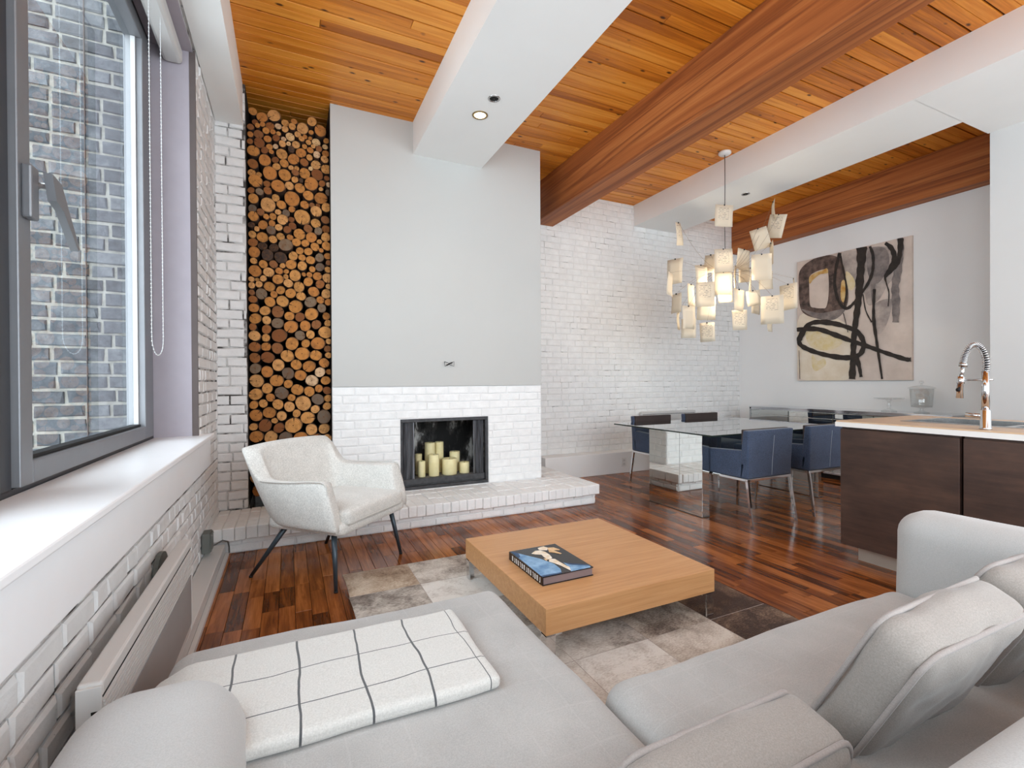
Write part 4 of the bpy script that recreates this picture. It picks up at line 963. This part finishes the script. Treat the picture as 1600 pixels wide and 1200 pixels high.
def make_dining_chair():
    t = thing('dining_chair', 'x', 'chair')
    w, d = 0.54, 0.53
    # upright back, flaring slightly outward to the top
    bm = B()
    def ring(z, wx, y0, y1): return [bm.verts.new(p_) for p_ in ((-wx/2, y0, z), (wx/2, y0, z), (wx/2, y1, z), (-wx/2, y1, z))]
    rs = [ring(0.395, w, 0.0, 0.075), ring(0.52, w, -0.003, 0.07), ring(0.66, w+.010, -0.008, 0.055), ring(0.790, w+.024, -0.014, 0.036)]
    for a, b in zip(rs, rs[1:]):
        for j in range(4): bm.faces.new((a[j], a[(j+1) % 4], b[(j+1) % 4], b[j]))
    bm.faces.new(rs[0][::-1]); bm.faces.new(rs[-1])
    bmesh.ops.bevel(bm, geom=list(bm.edges), offset=0.010, segments=2, profile=0.5, affect='EDGES')
    bk = obj('backrest', bm, M['blue'], t)
    bm = B(); box(bm, -w/2+.004, 0.022, 0.672, w/2-.004, 0.064, 0.794, bev=0.006)
    obj('inner_band', bm, M['brownleather'] , bk)
    obj('seam', tube(B(), [(0.02, -0.001, 0.41), (0.022, -0.005, 0.52), (0.03, -0.010, 0.64), (0.036, -0.014, 0.74)], 0.0022, 5), M['stitch'], bk)
    obj('seat', soft_box(w-.10, d-.06, 0.10, 0.03, 8, (0, 0, .012), center=(0, 0.30, 0.44)), M['blue'], t, True)
    for s in (-1, 1):
        bm = B(); xa, xb = s*(w/2), s*(w/2-.062)
        pts = [(xa, 0.05, 0.395), (xa, d, 0.395), (xa, d+.008, 0.595), (xa, 0.02, 0.625), (xa, 0.05, 0.50)]
        plate(bm, pts, (-s, 0, 0), 0.062)
        bmesh.ops.bevel(bm, geom=list(bm.edges), offset=0.010, segments=2, profile=0.5, affect='EDGES')
        obj('armrest', bm, M['blue'], t)
    obj('seat_rail', boxes([(-w/2, 0.0, 0.372, w/2, 0.022, 0.393), (-w/2, d-.022, 0.372, w/2, d, 0.393), (-w/2, 0.022, 0.372, -w/2+.022, d-.022, 0.393), (w/2-.022, 0.022, 0.372, w/2, d-.022, 0.393)], bev=0.002), M['chrome'], t)
    for sx_, sy_ in ((-1, 0), (1, 0), (-1, 1), (1, 1)):
        a = Vector((sx_*(w/2-.012), 0.012 if sy_ == 0 else d-.012, 0.373)); b = a + Vector((sx_*.012, -.055 if sy_ == 0 else .022, -0.373))
        bm = B(); tube(bm, [a, b], [0.0155, 0.0125], 4); obj('leg', bm, M['chrome'], t)
    return t
dc = make_dining_chair()
CH = [(3.63, 2.665, 0, 'blue wool armchair at the dining table, nearest the mirrored slab, back to the room'), (4.43, 2.675, 0, 'blue wool armchair at the dining table tucked beside the kitchen island'),
      (3.88, 4.40, math.pi, 'blue dining armchair on the far side of the table, left one of that side'), (4.68, 4.42, math.pi, 'blue dining armchair on the far side of the table, right one of that side')]
for i, (x, y, a, lb) in enumerate(CH):
    o = dc if i == 0 else copy_tree(dc)
    o.location = (x, y, 0); o.rotation_euler = (0, 0, a); tag(o, lb, 'chair', 'dining chairs around the glass table')

# ------------------------------------------------------------------ kitchen island
IX, IY1 = 3.36, 1.95
units = [(1.318, IY1, 'dark stained cabinet at the open end of the kitchen island'), (0.66, 1.310, 'dark stained cabinet under the sink of the kitchen island'), (-0.2, 0.652, 'dark stained cabinet at the near end of the kitchen island')]
for (a, b, lb) in units:
    t = thing('island_cabinet', lb, 'cabinet', (0, 0, 0), 0, 'cabinets of the kitchen island')
    obj('carcass', boxes([(IX+.02, a+.003, 0.10, 4.30, b-(.02 if b == IY1 else .003), 0.70), (IX+.02, a+.003, 0.70, 3.56, b-(.02 if b == IY1 else .003), 0.884), (4.20, a+.003, 0.70, 4.30, b-(.02 if b == IY1 else .003), 0.884)]), M['darkwood'], t)
    obj('door_panel', boxes([(IX, a+.004, 0.10, IX+.020, b-(.0 if b == IY1 else .004), 0.872)], bev=0.002), M['darkwood'], t)
    if b == IY1: obj('end_panel', boxes([(IX+.021, b-.02, 0.10, 4.30, b, 0.884)], bev=0.002), M['darkwood'], t)
    obj('kick_board', boxes([(IX+.065, a, 0.0, 4.24, b-(.075 if b == IY1 else 0), 0.10)]), M['kick'], t)
wt = thing('island_worktop', 'tan worktop with thick white edge on the kitchen island', 'worktop', (0, 0, 0))
HX0, HX1, HY0, HY1 = 3.64, 4.12, 0.72, 1.72
obj('surface', boxes([(3.345, -0.25, 0.917, HX0, 1.968, 0.925), (HX1, -0.25, 0.917, 4.335, 1.968, 0.925), (HX0, HY1, 0.917, HX1, 1.968, 0.925), (HX0, -0.25, 0.917, HX1, HY0, 0.925)]), M['worktop'], wt)
obj('edge', boxes([(3.340, -0.25, 0.886, 3.372, 1.972, 0.9165), (3.372, 1.94, 0.886, 4.335, 1.972, 0.9165), (4.30, -0.25, 0.886, 4.34, 1.94, 0.9165)]), M['worktop_edge'], wt)
sn = thing('kitchen_sink', 'stainless steel double sink set into the island worktop', 'sink', (0, 0, 0))
obj('rim', boxes([(HX0-.012, HY0-.012, 0.9255, HX0+.02, HY1+.012, 0.9295), (HX1-.02, HY0-.012, 0.9255, HX1+.012, HY1+.012, 0.9295), (HX0+.02, HY1-.02, 0.9255, HX1-.02, HY1+.012, 0.9295), (HX0+.02, HY0-.012, 0.9255, HX1-.02, HY0+.02, 0.9295), (HX0+.02, 1.20, 0.9255, HX1-.02, 1.24, 0.9295)]), M['steel'], sn)
for (a, b) in ((1.24, HY1-.02), (HY0+.02, 1.20)):
    bs = obj('basin', boxes([(HX0+.02, a, 0.74, HX1-.02, b, 0.744), (HX0+.018, a, 0.74, HX0+.021, b, 0.926), (HX1-.021, a, 0.74, HX1-.018, b, 0.926), (HX0+.02, a-.001, 0.74, HX1-.02, a+.002, 0.926), (HX0+.02, b-.002, 0.74, HX1-.02, b+.001, 0.926)]), M['steel'], sn)
    obj('drain', lathe(B(), [(0.04, .745), (0.042, .749), (0.03, .747), (0.001, .746)], ((HX0+HX1)/2, (a+b)/2, 0), 20, False), M['chrome'], bs, True)
fx = at(1540, 671, 2, 0.925); FX, FY = fx.x, fx.y
fa = thing('kitchen_faucet', 'chrome spring neck kitchen faucet with pull down spray', 'faucet', (FX, FY, 0.9255))
def fz(v): return at(1540, v, 0, FX).z - 0.9255
def fy(u, v): return at(u, v, 0, FX).y - FY
zt, zj = fz(580), fz(558)
obj('base', lathe(B(), [(0.027, 0), (0.027, .008), (0.023, .012), (0.023, fz(641)), (0.020, fz(640))], seg=24), M['chrome'], fa, True)
obj('column', tube(B(), [(0, 0, fz(641)), (0, 0, zt)], 0.0165, 20), M['chrome'], fa, True)
obj('lever', tube(B(), [(0, 0.0, fz(650)), (0, fy(1522, 650), fz(650)+.001), (0, fy(1509, 650), fz(650)+.003)], [0.013, 0.013, 0.012], 14), M['chrome'], fa, True)
arc = [(0, fy(u, v), at(u, v, 0, FX).z-.9255) for u, v in ((1541, 580), (1541.5, 566), (1538, 551), (1531, 541.5), (1524, 538.5), (1516, 541.5), (1509.5, 551), (1506, 561), (1505, 569))]
arc = smooth_path(arc, False, 8)
obj('hose', tube(B(), arc, 0.008, 10), M['dark'], fa, True)
coil = []; nturn = 34; N_ = len(arc)
for i in range(nturn*10):
    t = i/(nturn*10)*(N_-1.001); j = int(t); q = Vector(arc[j]).lerp(Vector(arc[j+1]), t-j); tg = (Vector(arc[j+1])-Vector(arc[j])).normalized(); nx = Vector((1, 0, 0)); ny = tg.cross(nx)
    a = 2*math.pi*i/10; coil.append(q + (nx*math.cos(a)+ny*math.sin(a))*0.0145)
obj('spring', tube(B(), coil, 0.0023, 5), M['chrome'], fa, True)
def fp(u, v): return (0, fy(u, v), at(u, v, 0, FX).z-.9255)
obj('spring_collar', tube(B(), [fp(1506, 567), fp(1504.5, 573)], 0.019, 16), M['steel'], fa, True)
obj('neck', tube(B(), [fp(1505, 572), fp(1501.5, 590)], [0.010, 0.009], 12), M['chrome'], fa, True)
sh = obj('spray_head', tube(B(), [fp(1502, 588), fp(1501, 599), fp(1500.5, 600), fp(1499.5, 622)], [0.016, 0.017, 0.0135, 0.0165], 18), M['chrome'], fa, True)
obj('button', tube(B(), [(-.012, fp(1499.5, 609)[1], fp(1499.5, 609)[2]), (-.018, fp(1499, 609)[1], fp(1499, 609)[2])], 0.011, 12), M['rubber'], sh, True)
obj('support_arm', tube(B(), [fp(1503, 594), fp(1552, 593)], 0.0045, 8), M['steel'], fa, True)

# ------------------------------------------------------------------ rug, coffee table, book
rg = thing('hide_rug', 'patchwork cow hide rug under the coffee table', 'rug', (0, 0, 0))
XS = [0.296+0.4*i for i in range(6)]; YS = [3.12-0.35*i for i in range(7)]
TONE = {(0, 0): (.62, .85), (1, 0): (.55, .25), (2, 0): (.72, .2), (3, 0): (.5, .6), (4, 0): (.4, .8), (0, 1): (.40, .15), (1, 1): (.88, .1), (2, 1): (.6, .3), (0, 2): (.8, .1), (4, 2): (.2, .9), (4, 3): (.14, .95), (4, 4): (.18, .9), (3, 4): (.66, .35), (2, 4): (.82, .1), (3, 5): (.72, .2), (2, 5): (.85, .05), (4, 5): (.55, .4), (1, 4): (.7, .2), (1, 5): (.7, .1), (3, 3): (.5, .5), (2, 3): (.6, .2)}
for i in range(5):
    for j in range(6):
        bm = B(); n = 6; g = {}
        x0, x1, y1, y0 = XS[i]+.0015, XS[i+1]-.0015, YS[j]-.0015, YS[j+1]+.0015
        for a in range(n+1):
            for b in range(n+1):
                e = min(a, n-a, b, n-b)
                x = x0+(x1-x0)*a/n + (0.004*math.sin(7*b+i) if a in (0, n) and i in (0, 4) and a == (0 if i == 0 else n) else 0); y = y0+(y1-y0)*b/n
                g[a, b] = bm.verts.new((x, y, 0.0045 if e == 0 else 0.009 + 0.0015*mnoise.noise((x*9, y*9, 1))))
        for a in range(n):
            for b in range(n): bm.faces.new((g[a, b], g[a+1, b], g[a+1, b+1], g[a, b+1]))
        o = obj('hide_patch', bm, M['hide'], rg, True)
        tn = TONE.get((i, j), (rng.uniform(.45, .8), rng.uniform(0, .5))); o.color = (tn[0], tn[1], 0, 1)
obj('backing', boxes([(XS[0]+.004, YS[-1]+.004, 0.0005, XS[-1]-.004, YS[0]-.004, 0.004)]), M['greywash'], rg)
ct = thing('coffee_table', 'low square oak coffee table with chrome corner legs', 'coffee table', (0, 0, 0))
CX0, CX1, CY0, CY1 = 0.968, 1.946, 1.737, 2.735
obj('top', boxes([(CX0, CY0, 0.130, CX1, CY1, 0.245)], bev=0.0025), M['oak'], ct)
for sx_, sy_ in ((0, 0), (1, 0), (0, 1), (1, 1)):
    x = CX0+.004 if sx_ == 0 else CX1-.004; y = CY0+.004 if sy_ == 0 else CY1-.004; dx = 1 if sx_ == 0 else -1; dy = 1 if sy_ == 0 else -1
    bm = B()
    def bb(xa, ya, za, xb, yb, zb): box(bm, min(xa, xb), min(ya, yb), za, max(xa, xb), max(ya, yb), zb)
    bb(x, y, 0.0095, x+dx*.045, y+dy*.008, 0.1295); bb(x, y+dy*.008, 0.0095, x+dx*.008, y+dy*.045, 0.1295); bb(x, y, 0.1215, x+dx*.075, y+dy*.075, 0.1295)
    obj('leg', bm, M['chrome'], ct)
bk = thing('art_book', 'hardback art book with blue and black photo cover on the coffee table', 'book', (0, 0, 0.2455))
q = [at(u, v, 2, 0.287) for u, v in ((796, 861), (870, 850), (926, 887), (845, 902))]
bx0, bx1 = (q[0].x+q[3].x)/2, (q[1].x+q[2].x)/2; by1, by0 = (q[0].y+q[1].y)/2, (q[2].y+q[3].y)/2; bh = 0.042
obj('pages', boxes([(bx0+.005, by0+.004, .004, bx1-.004, by1-.004, bh-.004)]), M['bk_pages'], bk)
cv = obj('cover', boxes([(bx0, by0, 0, bx1, by1, .004), (bx0, by0, bh-.004, bx1, by1, bh), (bx0, by0, .004, bx0+.004, by1, bh-.004)]), M['bk_black'], bk)
def bp(u, v):
    P = at(780+u/10, 830+v/10, 2, 0.2455+bh); return (max(bx0+.0005, min(bx1-.0005, P.x)), max(by0+.0005, min(by1-.0005, P.y)))
def bpatch(pts, mat, zl_, name='cover_print'):
    bm = B(); vs = [bm.verts.new((*bp(*p_), bh+.0003*zl_)) for p_ in pts]; f = bm.faces.new(vs); bmesh.ops.triangulate(bm, faces=[f]); obj(name, bm, mat, cv)
bpatch([(170, 310), (430, 380), (640, 430), (860, 510), (960, 590), (980, 660), (650, 715)], M['bk_blue'], 1)
bpatch([(170, 310), (300, 345), (330, 400), (300, 420)], M['bk_deep'], 2)
bpatch([(640, 700), (980, 640), (985, 665), (660, 722)], M['bk_deep'], 2)
bpatch([(1000, 490), (1240, 510), (1420, 540), (1450, 580), (1140, 640), (1090, 560)], M['bk_blue'], 1)
bpatch([(1000, 490), (1400, 525), (1420, 545), (1090, 520)], M['bk_deep'], 2)
bpatch([(500, 355), (560, 310), (640, 300), (720, 325), (790, 370), (830, 420), (760, 450), (690, 400), (660, 370), (560, 365)], M['bk_cream'], 3)
bpatch([(600, 265), (690, 238), (760, 260), (750, 300), (680, 300), (620, 295)], M['bk_cream'], 3)
bpatch([(750, 260), (850, 255), (950, 290), (940, 300), (850, 300), (980, 350), (960, 360), (860, 340), (780, 330)], M['bk_tan'], 4)
bpatch([(780, 430), (870, 435), (960, 490), (1050, 540), (1100, 560), (1120, 620), (1040, 580), (960, 540), (850, 500), (780, 480)], M['bk_cream'], 4)
bpatch([(690, 430), (760, 430), (740, 470)], M['bk_tan'], 4)
# pale marks of the (illegible) spine lettering
n = 14
for i in range(n):
    yy = by1 - (by1-by0)*(0.12 + 0.8*i/(n-1)); w = (by1-by0)*0.018
    bm = B(); box(bm, bx0-.0004, yy-w, .008, bx0+.001, yy-w*.35, bh-.009)
    if i % 3 != 1: box(bm, bx0-.0004, yy+w*.35, .008, bx0+.001, yy+w*.9, bh-.009)
    box(bm, bx0-.0004, yy-w*.35, (.008 if i % 2 else bh-.013), bx0+.001, yy+w*.35, (.012 if i % 2 else bh-.009))
    obj('spine_mark', bm, M['bk_white'], cv)

# ------------------------------------------------------------------ lounge armchair
ac = thing('lounge_armchair', 'light heather grey upholstered armchair with splayed slate legs by the hearth', 'armchair', (0.24, 3.335, 0), math.radians(44.4))
# local axes: +x along the front edge (left to right seen from the front left), -y forward
def L3(a, b, z): return Vector((a, -b, z))
ST = [ # outer top (a,b,z), outer bottom (a,b), inner top, inner bottom
    ((-.362, .285, .632), (-.352, .365), (-.292, .270), (-.275, .350)), ((-.385, .06, .620), (-.352, .10), (-.305, .06), (-.270, .08)), ((-.388, -.15, .612), (-.338, -.06), (-.300, -.14), (-.260, -.05)),
    ((-.385, -.225, .640), (-.318, -.115), (-.300, -.195), (-.248, -.09)), ((-.385, -.300, .755), (-.298, -.155), (-.305, -.245), (-.240, -.12)), ((-.366, -.362, .806), (-.270, -.190), (-.292, -.292), (-.222, -.140)), ((-.16, -.392, .818), (-.12, -.205), (-.14, -.318), (-.10, -.150))]
ST = ST + [tuple((-s[0],)+s[1:] for s in st) for st in ST[::-1]]
bm = B(); RR = []
for ot, ob, it, ib in ST:
    ring = []
    o_b = L3(ob[0], ob[1], .335); o_t = L3(*ot); i_t = L3(it[0], it[1], ot[2]-.006); i_b = L3(ib[0], ib[1], .36)
    mid = o_b.lerp(o_t, 0.5); cxy = Vector((0, 0.02, mid.z)); out = (mid - cxy); out.z = 0; out.normalize()
    ring.append(bm.verts.new(o_b)); ring.append(bm.verts.new(o_b.lerp(o_t, .10)+out*.010)); ring.append(bm.verts.new(mid+out*.016)); ring.append(bm.verts.new(o_b.lerp(o_t, .93)+out*.004)); ring.append(bm.verts.new(o_t))
    ring.append(bm.verts.new(o_t.lerp(i_t, .5)+Vector((0, 0, .006)))); ring.append(bm.verts.new(i_t)); ring.append(bm.verts.new(i_t.lerp(i_b, .10))); ring.append(bm.verts.new(i_t.lerp(i_b, .5)+(-out)*.012)); ring.append(bm.verts.new(i_b))
    RR.append(ring)
for a, b in zip(RR, RR[1:]):
    for j in range(10): bm.faces.new((a[j], a[(j+1) % 10], b[(j+1) % 10], b[j]))
bm.faces.new(RR[0][::-1]); bm.faces.new(RR[-1])
cr = bm.edges.layers.float.new('crease_edge')
for ring in (RR[0], RR[-1]):
    for j in range(10):
        e = bm.edges.get((ring[j], ring[(j+1) % 10]))
        if e: e[cr] = 0.55
for st_ in (5, 8):
    for j in (3, 4):
        e = bm.edges.get((RR[st_][j], RR[st_][j+1]))
        if e: e[cr] = 0.5
shell = obj('shell', bm, M['armchair'], ac, True)
ss = shell.modifiers.new('smooth', 'SUBSURF'); ss.levels = 2; ss.render_levels = 2
obj('seat_base', soft_box(0.66, 0.55, 0.085, 0.035, 10, center=(0, -0.088, 0.355)), M['armchair'], ac, True)
obj('seat_cushion', soft_box(0.575, 0.53, 0.10, 0.035, 12, (0, 0, .022), center=(0, -0.118, 0.412)), M['armchair'], ac, True)
for s in (-1, 1):
    k0 = ST[0]; pts = [L3(s*.350*1.0, .352, .345), L3(s*.356, .333, .43), L3(s*.362, .305, .54), L3(s*.362, .287, .618), L3(s*.372, .22, .634), L3(s*.386, .06, .622), L3(s*.391, -.10, .616), L3(s*.390, -.17, .618)]
    obj('piping', tube(B(), smooth_path([tuple(p_) for p_ in pts], False, 5), 0.0042, 6), M['armpipe'], ac, True)
obj('piping', tube(B(), smooth_path([tuple(L3(a, b, z)) for a, b, z in ((-.278, .372, .385), (-.14, .385, .388), (0, .388, .389), (.14, .385, .388), (.278, .372, .385))], False, 5), 0.0042, 6), M['armpipe'], ac, True)
for a, b, ta, tb in ((-.325, .325, -.275, .27), (.325, .325, .275, .27), (-.325, -.325, -.235, -.10), (.325, -.325, .235, -.10)):
    lg = obj('leg', tube(B(), [L3(ta, tb, .345), L3(a, b, .008)], [0.0175, 0.0105], 14), M['slate'], ac, True)
    obj('foot_cap', tube(B(), [L3(a, b, .010), L3(a*1.001, b*1.001, 0.0)], 0.0115, 12), M['rubber'], lg, True)

# ------------------------------------------------------------------ sectional sofa
so = thing('sectional_sofa', 'grey fabric sectional sofa with chaise in the foreground', 'sofa', (0, 0, 0))
def sblock(name, x0, y0, z0, x1, y1, z1, r, mat, n=16, puff=(0, 0, 0), wob=0.0, seed=0, ws=4.0):
    return obj(name, soft_box(x1-x0, y1-y0, z1-z0, r, n, puff, wob, ws, seed, ((x0+x1)/2, (y0+y1)/2, (z0+z1)/2)), M[mat], so, True)
sblock('chaise_base', -0.31, 0.12, 0.07, 0.70, 1.655, 0.27, 0.03, 'sofa')
sblock('seat_base', 0.70, 0.12, 0.07, 2.08, 0.985, 0.27, 0.03, 'sofa')
ca = sblock('chaise_cushion', -0.315, 0.30, 0.25, 0.712, 1.675, 0.425, 0.065, 'sofa', 34, (0, 0, .016), 0.007, 3, 5.0)
se = sblock('seat_cushion', 0.716, 0.30, 0.25, 2.055, 1.022, 0.425, 0.065, 'sofa', 34, (0, 0, .016), 0.007, 8, 5.0)
def seam(parent, x0, y0, x1, y1, z, r=0.06):
    pts = []
    for (cx, cy, a0) in ((x1-r, y1-r, 0), (x0+r, y1-r, 90), (x0+r, y0+r, 180), (x1-r, y0+r, 270)):
        for i in range(5): a = math.radians(a0+90*i/4); pts.append((cx+r*math.cos(a), cy+r*math.sin(a), z))
    pts.append(pts[0]); obj('piping', tube(B(), pts, 0.004, 6), M['piping'], parent, True)
seam(ca, -0.313, 0.302, 0.710, 1.673, 0.335); seam(se, 0.718, 0.302, 2.053, 1.020, 0.335)
sblock('armrest', 2.055, 0.10, 0.07, 2.27, 1.02, 0.705, 0.085, 'sofa_light', 22, (.01, .008, .006), 0.006, 5)
sblock('armrest', -0.40, 0.10, 0.07, -0.085, 1.26, 0.585, 0.12, 'sofa_light', 22, (.008, .01, .01), 0.006, 12)
sblock('backrest', -0.40, 0.08, 0.07, 2.27, 0.34, 0.70, 0.07, 'sofa_light', 26, (0, .01, .008), 0.004, 15)
for x, y in ((-.24, 1.58), (.62, 1.58), (2.18, .93), (-.34, .16), (2.18, .16), (.8, .92)): obj('foot', boxes([(x-.03, y-.03, 0.0095, x+.03, y+.03, 0.075)]), M['dark'], so)
# loose back cushions
def back_cushion(label, x, y, w, h, th, tilt, rz, seed):
    t = thing('back_cushion', label, 'cushion', (x, y, 0.425), rz, 'loose back cushions on the sofa')
    bm = soft_box(w, th, h, 0.04, 34, (.012, .020, .014), 0.012, 7.0, seed)
    M4 = Matrix.Translation((0, 0, h/2)) ; Rt = Matrix.Rotation(tilt, 4, 'X')
    T = Rt @ M4
    for v_ in bm.verts:
        nv = v_.co*19.0 + Vector((seed, 0, 0)); v_.co.y += 0.006*mnoise.noise(nv)*(1-min(1, abs(v_.co.x)/(w/2))**4)
    bmesh.ops.transform(bm, matrix=T, verts=bm.verts); b = obj('body', bm, M['cushion'], t, True)
    for s in (-1, 1):
        pts = []; r = 0.045; X, Z, y_ = w/2-.004, h/2-.004, s*(th/2-.010)
        for (cx, cz, a0) in ((X-r, Z-r, 0), (-X+r, Z-r, 90), (-X+r, -Z+r, 180), (X-r, -Z+r, 270)):
            for i in range(6):
                a = math.radians(a0+90*i/5); p_ = Vector((cx+r*math.cos(a), y_, cz+r*math.sin(a)))
                nv = Vector((p_.x*7+seed, p_.y*7, p_.z*7)); u = [p_.x/(w/2), p_.y/(th/2), p_.z/(h/2)]
                p_ += Vector((mnoise.noise(nv), mnoise.noise(nv+Vector((9, 3, 1))), mnoise.noise(nv+Vector((4, 7, 2)))))*0.012
                pts.append(T @ p_)
        pts.append(pts[0]); obj('piping', tube(B(), pts, 0.0055, 7), M['piping'], b, True)
    return t
back_cushion('taupe piped sofa cushion leaning in front of the right backrest, most in view', 1.235, 0.635, 0.43, 0.345, 0.110, math.radians(27), math.radians(1), 2)
back_cushion('taupe piped sofa cushion in the middle, only its top edge in view', 0.70, 0.60, 0.46, 0.150, 0.135, math.radians(14), math.radians(2), 6)
back_cushion('taupe piped sofa cushion tucked in the corner by the right armrest', 1.76, 0.64, 0.45, 0.34, 0.13, math.radians(27), math.radians(-2), 11)
# throw blanket
bm = soft_box(0.785, 0.395, 0.034, 0.014, 30, (0, 0, .003), 0.005, 6.0, 4, (0.078, 1.272, 0.4575))
for v in bm.verts:
    if v.co.x < -0.235: v.co.z -= (-.235-v.co.x)*0.55
    v.co.y += (v.co.x-0.08)*-0.02
o = obj('throw_blanket', bm, M['blanket'], None, True); tag(o, 'folded white wool throw with thin dark check lines on the chaise', 'blanket')
